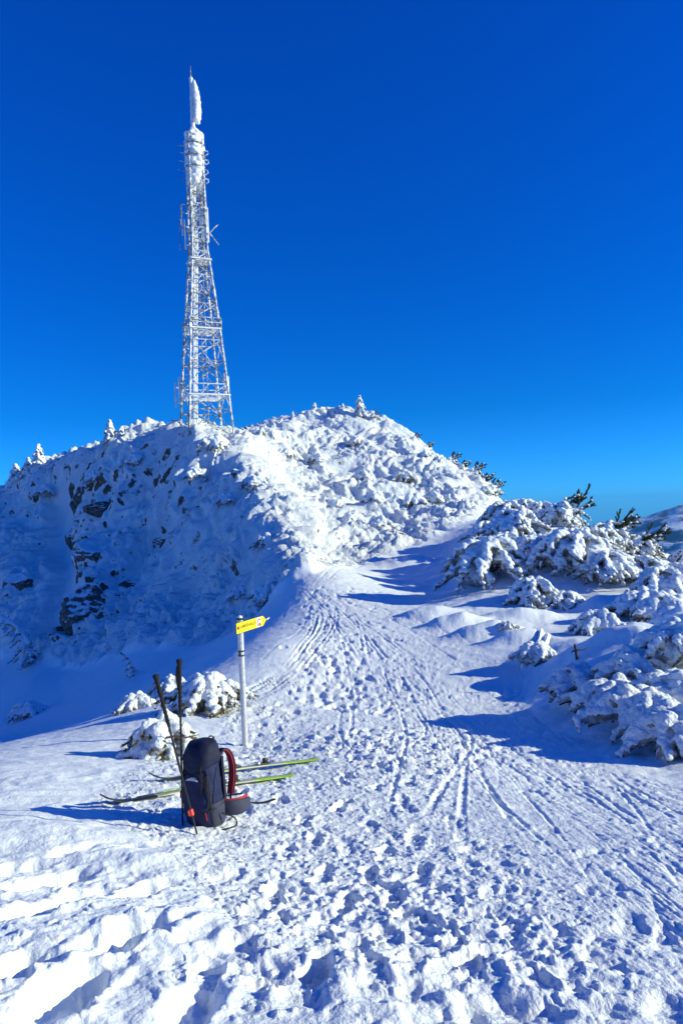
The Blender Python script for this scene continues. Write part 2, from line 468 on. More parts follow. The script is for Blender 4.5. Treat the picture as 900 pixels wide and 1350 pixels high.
def ramp(nt, fac, stops):
    r = nt.nodes.new('ShaderNodeValToRGB')
    while len(r.color_ramp.elements) < len(stops):
        r.color_ramp.elements.new(0.5)
    for e, (p, c) in zip(r.color_ramp.elements, stops):
        e.position = p
        e.color = c if len(c) == 4 else (*c, 1)
    nt.links.new(fac, r.inputs[0])
    return r.outputs[0]


def plain(name, col, rough=.6, metal=0.0, var=.15, scale=8.0, bump=0.0, bscale=60, spec=.4):
    m, nt, b = mat(name)
    tc = N(nt, 'ShaderNodeTexCoord')
    no = N(nt, 'ShaderNodeTexNoise', i_Scale=scale, i_Detail=6.0)
    nt.links.new(tc.outputs['Object'], no.inputs['Vector'])
    lo = tuple(c * (1 - var) for c in col); hi = tuple(min(1, c * (1 + var)) for c in col)
    nt.links.new(ramp(nt, no.outputs['Fac'], [(.3, lo), (.7, hi)]), b.inputs['Base Color'])
    b.inputs['Roughness'].default_value = rough
    b.inputs['Metallic'].default_value = metal
    b.inputs['Specular IOR Level'].default_value = spec
    if bump:
        n2 = N(nt, 'ShaderNodeTexNoise', i_Scale=bscale, i_Detail=4.0)
        nt.links.new(tc.outputs['Object'], n2.inputs['Vector'])
        bp = N(nt, 'ShaderNodeBump', i_Strength=bump, i_Distance=.01)
        nt.links.new(n2.outputs['Fac'], bp.inputs['Height'])
        nt.links.new(bp.outputs[0], b.inputs['Normal'])
    return m


def snow_mat(name, base=(.805, .86, .885), b1=(14, .03), b2=(70, .008), rock=False, rockcol=None, lo=.30, hi=.5, nscale=1.2):
    m, nt, b = mat(name)
    tc = N(nt, 'ShaderNodeTexCoord')
    b.inputs['Roughness'].default_value = .55
    b.inputs['Specular IOR Level'].default_value = .25
    n1 = N(nt, 'ShaderNodeTexNoise', i_Scale=b1[0], i_Detail=6.0, i_Roughness=.65)
    n2 = N(nt, 'ShaderNodeTexNoise', i_Scale=b2[0], i_Detail=4.0)
    bp1 = N(nt, 'ShaderNodeBump', i_Strength=1.0, i_Distance=b1[1])
    bp2 = N(nt, 'ShaderNodeBump', i_Strength=.8, i_Distance=b2[1])
    for n in (n1, n2):
        nt.links.new(tc.outputs['Object'], n.inputs['Vector'])
    nt.links.new(n1.outputs['Fac'], bp1.inputs['Height'])
    nt.links.new(n2.outputs['Fac'], bp2.inputs['Height'])
    nt.links.new(bp1.outputs[0], bp2.inputs['Normal'])
    nt.links.new(bp2.outputs[0], b.inputs['Normal'])
    n3 = N(nt, 'ShaderNodeTexNoise', i_Scale=.8, i_Detail=5.0)
    nt.links.new(tc.outputs['Object'], n3.inputs['Vector'])
    sn = ramp(nt, n3.outputs['Fac'], [(.3, tuple(c * .955 for c in base)), (.7, base)])
    if rock:
        geo = N(nt, 'ShaderNodeNewGeometry')
        sp = N(nt, 'ShaderNodeSeparateXYZ')
        nt.links.new(geo.outputs['Normal'], sp.inputs[0])
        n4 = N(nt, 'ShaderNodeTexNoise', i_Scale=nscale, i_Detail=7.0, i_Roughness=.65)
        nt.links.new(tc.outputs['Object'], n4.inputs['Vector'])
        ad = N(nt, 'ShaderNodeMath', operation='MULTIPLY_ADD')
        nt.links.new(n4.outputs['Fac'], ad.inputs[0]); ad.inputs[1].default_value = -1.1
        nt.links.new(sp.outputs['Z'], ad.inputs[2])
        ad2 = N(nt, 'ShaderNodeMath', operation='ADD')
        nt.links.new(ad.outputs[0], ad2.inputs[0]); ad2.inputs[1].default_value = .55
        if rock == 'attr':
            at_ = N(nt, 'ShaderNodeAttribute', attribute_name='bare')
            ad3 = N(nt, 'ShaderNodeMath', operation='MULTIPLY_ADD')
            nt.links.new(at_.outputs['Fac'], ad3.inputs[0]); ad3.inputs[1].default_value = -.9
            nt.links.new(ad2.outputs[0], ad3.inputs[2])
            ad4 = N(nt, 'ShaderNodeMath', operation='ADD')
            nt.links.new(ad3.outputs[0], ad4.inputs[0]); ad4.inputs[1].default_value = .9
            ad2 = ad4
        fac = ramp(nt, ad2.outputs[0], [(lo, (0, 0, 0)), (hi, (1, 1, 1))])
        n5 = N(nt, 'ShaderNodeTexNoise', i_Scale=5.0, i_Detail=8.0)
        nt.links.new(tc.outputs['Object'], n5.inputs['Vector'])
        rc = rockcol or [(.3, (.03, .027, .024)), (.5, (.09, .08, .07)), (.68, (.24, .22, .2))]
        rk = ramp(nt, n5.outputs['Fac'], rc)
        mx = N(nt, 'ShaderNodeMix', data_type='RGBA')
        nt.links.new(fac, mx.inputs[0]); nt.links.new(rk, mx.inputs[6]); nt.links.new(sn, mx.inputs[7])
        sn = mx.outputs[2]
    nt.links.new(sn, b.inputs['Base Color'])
    return m


M = {}
M['snow'] = snow_mat('trodden_snow', base=(.78, .83, .865), b1=(14, .022))
M['bank_snow'] = snow_mat('drifted_snow', b1=(7, .02), b2=(60, .006))
M['hill_snow'] = snow_mat('hillside_snow', b1=(3.5, .14), b2=(14, .05), rock='attr', lo=.24, hi=.42, nscale=2.2)
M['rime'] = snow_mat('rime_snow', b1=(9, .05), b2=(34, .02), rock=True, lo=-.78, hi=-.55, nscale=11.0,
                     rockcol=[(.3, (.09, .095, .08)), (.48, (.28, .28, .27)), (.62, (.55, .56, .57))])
M['rock'] = snow_mat('snowy_rock', b1=(4, .1), b2=(20, .04), rock=True, lo=.46, hi=.62, nscale=2.6)
M['needle'] = plain('pine_needles', (.045, .062, .022), .7, var=.5, scale=5)
M['needle_olive'] = plain('olive_needles', (.13, .125, .03), .7, var=.45, scale=7)
def frost_needle():
    m, nt, b = mat('frosted_needles')
    tc = N(nt, 'ShaderNodeTexCoord'); no = N(nt, 'ShaderNodeTexNoise', i_Scale=9.0, i_Detail=4.0)
    nt.links.new(tc.outputs['Object'], no.inputs['Vector'])
    nt.links.new(ramp(nt, no.outputs['Fac'], [(.38, (.05, .06, .03)), (.5, (.3, .31, .28)), (.58, (.74, .76, .77))]), b.inputs['Base Color'])
    b.inputs['Roughness'].default_value = .7
    return m


M['needle_frost'] = frost_needle()
M['bark'] = plain('bark', (.07, .05, .038), .9, var=.4, scale=20, bump=.6)
M['far'] = snow_mat('far_mountain_cover', b1=(.01, 20), b2=(.05, 5), rock=True, lo=.9, hi=1.1, nscale=.0035,
                    rockcol=[(.3, (.02, .026, .034)), (.7, (.06, .07, .085))])


# ------------------------------------------------------------------ mesh helpers
def np_mesh(name, co, faces, smooth=True, mats=()):
    """faces: int array (n,k) or list of arrays"""
    me = bpy.data.meshes.new(name)
    co = np.asarray(co, f32)
    fl = faces if isinstance(faces, list) else [faces]
    fl = [np.asarray(a, np.int32) for a in fl if len(a)]
    nl = sum(a.size for a in fl); npoly = sum(len(a) for a in fl)
    me.vertices.add(len(co)); me.loops.add(nl); me.polygons.add(npoly)
    me.vertices.foreach_set('co', co.ravel())
    me.loops.foreach_set('vertex_index', np.concatenate([a.ravel() for a in fl]))
    tot = np.concatenate([np.full(len(a), a.shape[1], np.int32) for a in fl])
    start = np.concatenate([[0], np.cumsum(tot)[:-1]]).astype(np.int32)
    me.polygons.foreach_set('loop_start', start)
    me.polygons.foreach_set('loop_total', tot)
    me.polygons.foreach_set('use_smooth', np.full(npoly, smooth, bool))
    me.update(calc_edges=True)
    for m in mats:
        me.materials.append(m)
    return me


def link(name, me, parent=None, loc=None):
    o = bpy.data.objects.new(name, me)
    C.objects.link(o)
    if parent is not None:
        o.parent = parent
    if loc is not None:
        o.location = loc
    return o


def tag(o, label=None, cat=None, group=None, kind=None):
    if label: o['label'] = label
    if cat: o['category'] = cat
    if group: o['group'] = group
    if kind: o['kind'] = kind
    return o


def thing(name, label, cat, loc=(0, 0, 0), rotz=0.0, group=None, scale=1.0):
    o = bpy.data.objects.new(name, None)
    o.empty_display_size = .3
    C.objects.link(o)
    o.location = loc; o.rotation_euler = (0, 0, rotz)
    o.scale = (scale,) * 3 if not hasattr(scale, '__len__') else scale
    return tag(o, label, cat, group)


# ------------------------------------------------------------------ the ground, one sheet round the viewer
def build_ground():
    fine = np.radians(np.arange(-33, 33.001, 0.085))
    side = [33.0]; st = .15
    while side[-1] < 180:
        side.append(side[-1] + st); st = min(st * 1.16, 4.0)
    side = np.array(side[1:]); side = 33 + (side - 33) * (180 - 33) / (side[-1] - 33)
    side = np.radians(side)
    th = np.concatenate([-side[::-1], fine, side[:-1]])     # the ring closes on itself
    rs = [0.12]
    while rs[-1] < 9900:
        r = rs[-1]
        if r < 1.3: dr = .06
        elif r < 105: dr = min(max(r * r / 1606.0, .0085), .135)
        else: dr = .4 + (r - 105) * .06
        rs.append(r + dr)
    rs = np.array(rs, f32)
    nt_, nr = len(th), len(rs)
    TH, RR = np.meshgrid(th.astype(f32), rs)
    x = (RR * np.sin(TH)).ravel(); y = (RR * np.cos(TH)).ravel()
    z0 = macro(x, y)
    dz, dn, mk = detail(x, y)
    # normals of the smooth land, for relief that juts out of the slope
    Z = z0.reshape(nr, nt_)
    X = x.reshape(nr, nt_); Y = y.reshape(nr, nt_)
    def grad(A, ax):
        if ax == 1:
            return (np.roll(A, -1, 1) - np.roll(A, 1, 1))
        return np.gradient(A, axis=0)
    tx, ty, tz = grad(X, 1), grad(Y, 1), grad(Z, 1)
    ux, uy, uz = grad(X, 0), grad(Y, 0), grad(Z, 0)
    nx = -(ty * uz - tz * uy); ny = -(tz * ux - tx * uz); nz = -(tx * uy - ty * ux)
    L = np.sqrt(nx * nx + ny * ny + nz * nz) + 1e-12
    sg = np.where(nz < 0, -1, 1)
    nx, ny, nz = (sg * nx / L).ravel(), (sg * ny / L).ravel(), (sg * nz / L).ravel()
    x2 = x + nx * dn; y2 = y + ny * dn; z2 = z0 + dz + nz * dn
    co = np.stack([x2, y2, z2], 1)
    i = np.arange(nr - 1)[:, None] * nt_
    j = np.arange(nt_)[None, :]
    jn = (j + 1) % nt_
    q = np.stack([i + j, i + jn, i + nt_ + jn, i + nt_ + j], -1).reshape(-1, 4)
    q = q[:, ::-1]
    hillv = mk['hill']; pathv = mk['path']
    fh = hillv[q].mean(1); fp = pathv[q].mean(1)
    cls = np.where(fh > .5, 2, np.where(fp > .5, 1, 0))
    # vertex normals of the whole sheet so that the pieces meet without a seam
    P = co[q]
    fn = np.cross(P[:, 2] - P[:, 0], P[:, 3] - P[:, 1])
    vn = np.zeros_like(co)
    for k in range(4):
        for c in range(3):
            vn[:, c] += np.bincount(q[:, k], weights=fn[:, c], minlength=len(co)).astype(f32)
    vn /= (np.linalg.norm(vn, axis=1, keepdims=True) + 1e-12)
    spots = sstep(-.05, .35, fbm(x * .7, y * .7, 130, 5, .65) * 1.5 + .25 * sstep(-4, -18, x))
    dg = np.degrees(np.arctan2(x, y))
    crag = .66 + .34 * np.exp(-((dg + 18.5) / 4.0) ** 2) * sstep(-2.5, 1.0, 6 - (z0 - CAM.z))
    bare = hillv * (0.3 + .7 * spots * np.where(dg < -8, crag, 1.0)) * (1 - .8 * mk['gully'])
    for k, (nm, m) in enumerate([('snow_ground', 'bank_snow'), ('trodden_path', 'snow'), ('snowy_hill', 'hill_snow')]):
        qq = q[cls == k]
        used, inv = np.unique(qq, return_inverse=True)
        inv = inv.reshape(qq.shape)
        me = np_mesh(nm, co[used], inv, True, [M[m]])
        if k == 2:
            a = me.attributes.new('bare', 'FLOAT', 'POINT')
            a.data.foreach_set('value', bare[used].astype(f32))
        me.normals_split_custom_set_from_vertices(vn[used].astype(f32))
        tag(link(nm, me), kind='structure')


build_ground()


# ------------------------------------------------------------------ mountains across the valley
def build_mountains():
    nth, nr = 900, 70
    th = np.linspace(-PI, PI, nth, endpoint=False).astype(f32)
    s = np.linspace(0, 1, nr).astype(f32)
    TH, S = np.meshgrid(th, s)
    R = 4200 + 5600 * S
    x = R * np.sin(TH); y = R * np.cos(TH)
    crest = np.interp(np.degrees(TH), [-180, -60, -20, 10, 19, 22, 23.4, 24.8, 27, 32, 40, 60, 110, 180],
                      [-250, -200, -220, -260, -250, -180, -115, -70, -55, -40, -60, -90, -250, -250])
    crest = crest + 25 * fbm(TH * 14, TH * 0 + 3, 3, 4)
    prof = np.where(S < .55, (S / .55) ** .8, 1 - (S - .55) / .45 * .8)
    z = -640 + (crest + 640) * prof
    z += 90 * (prof * (1 - prof) * 4) * (fbm(x / 700, y / 700, 11, 5, .55)) - 60 * prof * (1 - prof) * 4 * np.abs(noise2(x / 380 + y / 900, y / 900, 14))
    co = np.stack([x.ravel(), y.ravel(), (z + CAM.z).ravel()], 1)
    i = np.arange(nr - 1)[:, None] * nth; j = np.arange(nth)[None]; jn = (j + 1) % nth
    q = np.stack([i + j, i + nth + j, i + nth + jn, i + jn], -1).reshape(-1, 4)
    q = q[:, ::-1]
    tag(link('mountain_range', np_mesh('mountain_range', co, q, True, [M['far']])), kind='structure')


build_mountains()
# ------------------------------------------------------------------ snow-laden shrubs, trees and rocks
def _ico(sub):
    bm = bmesh.new(); bmesh.ops.create_icosphere(bm, subdivisions=sub, radius=1)
    v = np.array([p.co[:] for p in bm.verts], f32); f = np.array([[q.index for q in p.verts] for p in bm.faces], np.int32)
    bm.free(); return v, f


ICO1 = _ico(2)


def noise3(p, seed):
    return (noise2(p[:, 0] + p[:, 2] * .71 + 3, p[:, 1] - p[:, 2] * .53, seed) + noise2(p[:, 1] + 9, p[:, 2] + p[:, 0] * .37, seed + 1)
            + noise2(p[:, 2] - 5, p[:, 0] + p[:, 1] * .43, seed + 2)) / 2


def blob_mesh(name, blobs, voxel, rough=(.03, 5.0), seed=0, mats=(), fine=.4):
    """one lumpy skin over many overlapping blobs: (centre, radii)"""
    v0, f0 = ICO1
    vs = []; fs = []; o = 0
    for c, r in blobs:
        rr = np.array((r, r, r) if not hasattr(r, '__len__') else r, f32)
        vs.append(v0 * rr + np.array(c, f32)); fs.append(f0 + o); o += len(v0)
    me = np_mesh(name + '_raw', np.concatenate(vs), np.concatenate(fs))
    ob = bpy.data.objects.new('tmp', me); C.objects.link(ob)
    md = ob.modifiers.new('r', 'REMESH'); md.mode = 'VOXEL'; md.voxel_size = voxel
    dg = bpy.context.evaluated_depsgraph_get()
    ev = ob.evaluated_get(dg)
    me2 = bpy.data.meshes.new_from_object(ev)
    bpy.data.objects.remove(ob); bpy.data.meshes.remove(me)
    n = len(me2.vertices)
    co = np.empty(n * 3, f32); me2.vertices.foreach_get('co', co); co = co.reshape(-1, 3)
    no = np.empty(n * 3, f32); me2.vertices.foreach_get('normal', no); no = no.reshape(-1, 3)
    a, fr = rough
    d = a * noise3(co * fr, seed) + a * fine * noise3(co * fr * 2.7, seed + 5) + a * .25 * noise3(co * fr * 6, seed + 8)
    d -= a * .5 * np.clip(np.abs(noise3(co * fr * 1.6, seed + 11)) * -3 + .5, 0, 1)
    co = co + no * d[:, None]
    me2.vertices.foreach_set('co', co.ravel().astype(f32))
    me2.polygons.foreach_set('use_smooth', np.ones(len(me2.polygons), bool))
    me2.name = name
    me2.materials.clear()
    for m in mats:
        me2.materials.append(m)
    me2.update()
    return me2


def tube(path, radii, seg=6):
    """vertices and quads of a tube along a path"""
    P = [Vector(p) for p in path]
    vs = []; fs = []
    for i, p in enumerate(P):
        t = (P[min(i + 1, len(P) - 1)] - P[max(i - 1, 0)])
        t = t.normalized() if t.length > 1e-9 else Vector((0, 0, 1))
        a = t.orthogonal().normalized() if abs(t.z) > .95 else t.cross(Vector((0, 0, 1))).normalized()
        b = t.cross(a)
        for k in range(seg):
            an = 2 * PI * k / seg
            vs.append(p + (a * math.cos(an) + b * math.sin(an)) * radii[i])
        if i:
            o = (i - 1) * seg
            for k in range(seg):
                fs.append((o + k, o + (k + 1) % seg, o + seg + (k + 1) % seg, o + seg + k))
    return [tuple(v) for v in vs], fs


class MB:
    """collects shapes for one mesh"""
    def __init__(s): s.v = []; s.f = []; s.mi = []
    def add(s, vs, fs, mi=0):
        o = len(s.v); s.v += [tuple(v) for v in vs]; s.f += [tuple(i + o for i in f) for f in fs]; s.mi += [mi] * len(fs)
    def tube(s, path, r, seg=6, mi=0, caps=True):
        rad = r if hasattr(r, '__len__') else [r] * len(path)
        vs, fs = tube(path, rad, seg)
        if caps:
            fs = fs + [tuple(range(seg))[::-1], tuple(range(len(vs) - seg, len(vs)))]
        s.add(vs, fs, mi)
    def bar(s, a, b, wx, wz=None, mi=0):
        """square bar between two points"""
        a = Vector(a); b = Vector(b); wz = wz or wx
        t = (b - a).normalized(); u = t.orthogonal().normalized() if abs(t.z) > .97 else t.cross(Vector((0, 0, 1))).normalized()
        w_ = t.cross(u)
        q = [(-1, -1), (1, -1), (1, 1), (-1, 1)]
        vs = [p + u * (x * wx / 2) + w_ * (z * wz / 2) for p in (a, b) for x, z in q]
        s.add(vs, [(0, 1, 2, 3)[::-1], (4, 5, 6, 7), (0, 1, 5, 4), (1, 2, 6, 5), (2, 3, 7, 6), (3, 0, 4, 7)], mi)
    def box(s, c, size, rot=None, mi=0, bev=0.0):
        bm = bmesh.new(); bmesh.ops.create_cube(bm, size=1)
        for v in bm.verts: v.co = Vector((v.co.x * size[0], v.co.y * size[1], v.co.z * size[2]))
        if bev: bmesh.ops.bevel(bm, geom=bm.edges[:], offset=bev, segments=2, affect='EDGES', profile=.5)
        m = (rot.to_4x4() if rot else Matrix.Identity(4))
        bm.verts.index_update()
        vs = [Vector(c) + m @ v.co for v in bm.verts]
        s.add(vs, [[v.index for v in f.verts] for f in bm.faces], mi)
        bm.free()
    def build(s, name, mats, parent=None, smooth=True, loc=None):
        me = bpy.data.meshes.new(name)
        me.from_pydata(s.v, [], s.f)
        mats = mats if isinstance(mats, (list, tuple)) else [mats]
        for m in mats: me.materials.append(m)
        me.polygons.foreach_set('use_smooth', np.full(len(me.polygons), smooth, bool))
        if len(mats) > 1: me.polygons.foreach_set('material_index', np.array(s.mi, np.int32))
        me.update()
        if smooth:
            me.set_sharp_from_angle(angle=math.radians(45))
        return link(name, me, parent, loc)


def needles_mesh(name, tufts, m, wid=.012, rng=None):
    """tufts: (point, direction, length, number of needles, spread)"""
    rng = rng or np.random.default_rng(1)
    V = []; 
    for p, d, L, n, spread in tufts:
        p = np.array(p, f32); d = np.array(d, f32); d = d / (np.linalg.norm(d) + 1e-9)
        t = rng.uniform(0, 1, (n, 1)).astype(f32)
        rnd = rng.normal(0, 1, (n, 3)).astype(f32); rnd /= np.linalg.norm(rnd, axis=1, keepdims=True) + 1e-9
        dirs = d * .8 + rnd * spread; dirs /= np.linalg.norm(dirs, axis=1, keepdims=True) + 1e-9
        base = p + d * t * L
        ln = L * rng.uniform(.35, .6, (n, 1)).astype(f32)
        side = np.cross(dirs, rng.normal(0, 1, (n, 3))); side /= np.linalg.norm(side, axis=1, keepdims=True) + 1e-9
        w_ = wid
        V.append(np.stack([base - side * w_ / 2, base + side * w_ / 2, base + dirs * ln], 1))
    V = np.concatenate(V).astype(f32)
    n = len(V)
    return np_mesh(name, V.reshape(-1, 3), np.arange(n * 3).reshape(n, 3), False, [m])


def arc(rs, z0, phi, L, rise, drop, n=9, base=0.0, wob=.12):
    pts = []
    ph = phi
    for i in range(n):
        t = i / (n - 1)
        rr = base + L * t
        z = z0 + rise * math.sin(min(1, t * 1.5) * PI * .5) - drop * t ** 2.0
        pts.append((rr * math.cos(ph), rr * math.sin(ph), z))
        ph += rs.uniform(-wob, wob)
    return pts


def bush_parts(seed, R=1.2, H=1.1, nf=16, fr=.15, voxel=.04, rough=(.03, 6), green=.5, olive=False, up=0, core=.42, wid=.012, flat=1.0, ll=1.0):
    """meshes of a pine bent under rime: snow fingers, needles that still show, branches"""
    rs = random.Random(seed); rng = np.random.default_rng(seed)
    blobs = []; tufts = []; br = MB()
    for k in range(7):
        a = rs.uniform(0, 2 * PI); q = rs.uniform(0, .5) * R
        rad = R * core * rs.uniform(.4, .8)
        blobs.append(((q * math.cos(a), q * math.sin(a), H * rs.uniform(.1, .5)), (rad, rad, min(rad, H * .45))))
    for k in range(nf):
        lev = (k + .5) / nf
        phi = k * 2.399 + rs.uniform(-.25, .25)
        z0 = H * (.92 - .62 * lev * rs.uniform(.7, 1.1))
        L = R * rs.uniform(.62, 1.05) * (.6 + .5 * lev) * ll
        drop = z0 * rs.uniform(.5, 1.05) * flat
        pts = arc(rs, z0, phi, L, H * rs.uniform(.05, .22), drop, base=R * .08)
        f = fr * rs.uniform(.75, 1.25)
        for i, p in enumerate(pts):
            t = i / (len(pts) - 1)
            r = f * (.85 + .35 * math.sin(t * PI * rs.uniform(.9, 1.3)) + rs.uniform(-.12, .2))
            if i == len(pts) - 1: r *= .8
            blobs.append(((p[0] + rs.uniform(-.2, .2) * f, p[1] + rs.uniform(-.2, .2) * f, max(p[2], -.05)), (r, r, r * rs.uniform(.85, 1.1))))
            if i > 2 and rs.random() < .3:      # a side finger hanging down
                q = rs.uniform(-1, 1)
                tx, ty = -math.sin(phi) * q, math.cos(phi) * q
                for s_ in range(3):
                    blobs.append(((p[0] + tx * f * (1 + s_ * .7), p[1] + ty * f * (1 + s_ * .7), p[2] - f * (.2 + .7 * s_)), r * (.8 - .12 * s_)))
            if i > 1 and rs.random() < green * 1.5:
                dn = Vector((math.cos(phi) * .6 + rs.uniform(-.5, .5), math.sin(phi) * .6 + rs.uniform(-.5, .5), -.55 + rs.uniform(-.3, .3)))
                tufts.append(((p[0], p[1], p[2] - r * .5), dn, fr * 1.6, 20, .6))
        if olive:
            for i in range(3, len(pts)):
                if rs.random() < .75:
                    p = pts[i]; o_ = rs.choice((-1, 1))
                    q = (p[0] - math.sin(phi) * f * .7 * o_ + math.cos(phi) * f * .3, p[1] + math.cos(phi) * f * .7 * o_ + math.sin(phi) * f * .3, max(.03, p[2] - f * .1))
                    tufts.append((q, (math.cos(phi) - math.sin(phi) * o_ * .5, math.sin(phi) + math.cos(phi) * o_ * .5, -.5), fr * 1.6, 70, .5))
        br.tube([(0, 0, -.15), (pts[0][0], pts[0][1], pts[0][2] * .6)] + [(p[0], p[1], p[2] - f * .9) for p in pts[2:]],
                [.035] * 2 + [.03 - .0025 * i for i in range(len(pts) - 2)], 5)
    for k in range(up):           # shoots that shook off their snow
        a = rs.uniform(-.9, .9); q = rs.uniform(.1, .7) * R
        b = rs.uniform(-1, 1)
        p0 = Vector((q * math.cos(a), b * R * .5, H * rs.uniform(.6, .95)))
        d = Vector((rs.uniform(.25, 1.1), rs.uniform(-.35, .35), rs.uniform(.05, .75))).normalized()
        L = rs.uniform(.3, .7) * min(1.2, R)
        path = [p0 + d * L * t + Vector((0, 0, .12 * L * math.sin(t * 2.4))) for t in (0, .25, .5, .75, 1)]
        br.tube([(0, 0, 0)] + [tuple(p) for p in path], [.03, .028, .024, .02, .014, .008], 5)
        for t in range(5):
            p = path[min(4, t)]
            for m_ in range(2):
                dd = d + Vector((rs.uniform(-.5, .5), rs.uniform(-.5, .5), rs.uniform(-.2, .4)))
                tufts.append((tuple(p - d * .05), tuple(dd), .22, 60, .5))
            if rs.random() < .45:
                for m_ in range(3):
                    blobs.append((tuple(p + Vector((rs.uniform(-.05, .05), rs.uniform(-.05, .05), .03 + .02 * m_))), rs.uniform(.45, .8) * fr))
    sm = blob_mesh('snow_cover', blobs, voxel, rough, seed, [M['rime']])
    nm = needles_mesh('needles', tufts, M['needle_olive'] if olive else M['needle'] if up else M['needle_frost'], wid, rng) if tufts else None
    bm_ = bpy.data.meshes.new('branches'); bm_.from_pydata(br.v, [], br.f); bm_.materials.append(M['bark'])
    return sm, nm, bm_


def put_plant(parts, name, label, cat, p, rot=0.0, s=1.0, group=None):
    t = thing(name, label, cat, p, rot, group, s)
    for nm, me in zip(('snow_cover', 'needles', 'branches'), parts):
        if me is not None:
            link(nm, me, t)
    return t


BUSH = {
    'a': bush_parts(11, 1.25, 1.3, 30, .10, .030, (.03, 7), .4, wid=.018, ll=1.1),
    'b': bush_parts(12, 1.4, 1.05, 34, .085, .030, (.03, 8), .45, wid=.018, flat=.8),
    'c': bush_parts(13, 1.5, 1.4, 40, .10, .032, (.03, 7), .4, wid=.018),
    'd': bush_parts(14, 1.35, 1.45, 34, .09, .032, (.035, 7), .5, up=9, wid=.022),
    'e': bush_parts(15, 1.2, 1.2, 28, .09, .032, (.035, 7), .5, up=11, wid=.024),
    'near1': bush_parts(21, .62, .55, 24, .07, .02, (.018, 10), .35, wid=.008, ll=1.1),
    'near2': bush_parts(22, .75, .6, 24, .08, .022, (.02, 9), .35, wid=.008, ll=1.1),
    'near3': bush_parts(23, .7, .52, 22, .075, .018, (.015, 11), .5, wid=.008),
    'olive1': bush_parts(24, .62, .55, 26, .058, .016, (.012, 12), .9, True, wid=.010),
    'olive2': bush_parts(25, .5, .5, 16, .06, .015, (.012, 12), 1.3, True, wid=.010),
    'hill1': bush_parts(31, 1.3, 1.0, 18, .2, .07, (.08, 3.5), .9, wid=.04),
    'hill2': bush_parts(32, 1.2, 1.2, 20, .17, .07, (.08, 3.5), .9, wid=.04),
    'dark1': bush_parts(33, 1.1, .9, 12, .13, .06, (.06, 4), 1.0, up=16, wid=.045),
    'dark2': bush_parts(34, 1.0, 1.1, 10, .12, .06, (.06, 4), 1.0, up=20, wid=.045),
}


def snow_tree_parts(seed, H, R, voxel, bend=0.0, nf=26, fr=None):
    rs = random.Random(seed); rng = np.random.default_rng(seed)
    blobs = []; tufts = []; br = MB()
    fr = fr or R * .2
    axis = lambda z: Vector((-bend * max(0, z / H - .35) ** 2 * H * 1.6, 0, z - (bend * max(0, z / H - .7) ** 2 * H * 1.2)))
    for k in range(12):
        z = H * (.08 + .9 * k / 11)
        c = axis(z); r = fr * (1.5 - .9 * k / 11)
        blobs.append((tuple(c), r * rs.uniform(.85, 1.15)))
    for k in range(nf):
        t = (k + .5) / nf
        c = axis(H * (.12 + .8 * t)); phi = k * 2.399 + rs.uniform(-.3, .3)
        L = R * (1.05 - .8 * t) * rs.uniform(.7, 1.2)
        for i in range(5):
            q = i / 4
            p = (c.x + L * q * math.cos(phi), c.y + L * q * math.sin(phi), c.z - L * .75 * q * q)
            blobs.append((p, fr * (1.05 - .45 * t) * (1 - .35 * q) * rs.uniform(.75, 1.2)))
        d = (math.cos(phi), math.sin(phi), -.6)
        if k % 2: tufts.append((p, d, fr * 1.4, 14, .5))
        br.tube([tuple(c), p], [.03, .012], 5)
    br.tube([tuple(axis(H * q / 8)) for q in range(-1, 9)], [.06 - .004 * i for i in range(10)], 6)
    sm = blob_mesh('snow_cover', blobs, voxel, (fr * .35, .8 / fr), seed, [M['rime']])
    nm = needles_mesh('needles', tufts, M['needle_frost'], max(.01, voxel * .5), rng)
    bm_ = bpy.data.meshes.new('trunk'); bm_.from_pydata(br.v, [], br.f); bm_.materials.append(M['bark'])
    return sm, nm, bm_


def put_tree(parts, label, p, rot=0.0, s=1.0, group=None, name='spruce_tree'):
    t = thing(name, label, 'tree', p, rot, group, s)
    for nm, me in zip(('snow_cover', 'needles', 'trunk'), parts):
        link(nm, me, t)
    return t


def rock_mesh(seed, a, b, c, detail_=5):
    v, f = _ico(detail_)
    rs = np.random.default_rng(seed)
    pl = rs.normal(0, 1, (26, 3)); pl /= np.linalg.norm(pl, axis=1, keepdims=True)
    off = rs.uniform(.62, .95, 26)
    r = np.ones(len(v))
    for n_, o_ in zip(pl, off):
        d = v @ n_
        r = np.where(d > 1e-3, np.minimum(r, o_ / np.maximum(d, 1e-3)), r)
    p = v * r[:, None]
    st = np.abs(noise3(p * np.array((2.2, 2.2, 5), f32), seed)) * .14 + noise3(p * 5, seed + 3) * .05 + noise3(p * 12, seed + 4) * .02
    p = p * (1 - st[:, None]) * np.array((a, b, c), f32)
    return np_mesh('rock_outcrop', p, f, True, [M['rock']])
# ------------------------------------------------------------------ where they stand
def gpos(px, py, d=None, sink=.08):
    p = hit(px, py) if d is None else at(px, py, d)
    return (p.x, p.y, ground_z(p.x, p.y) - sink)


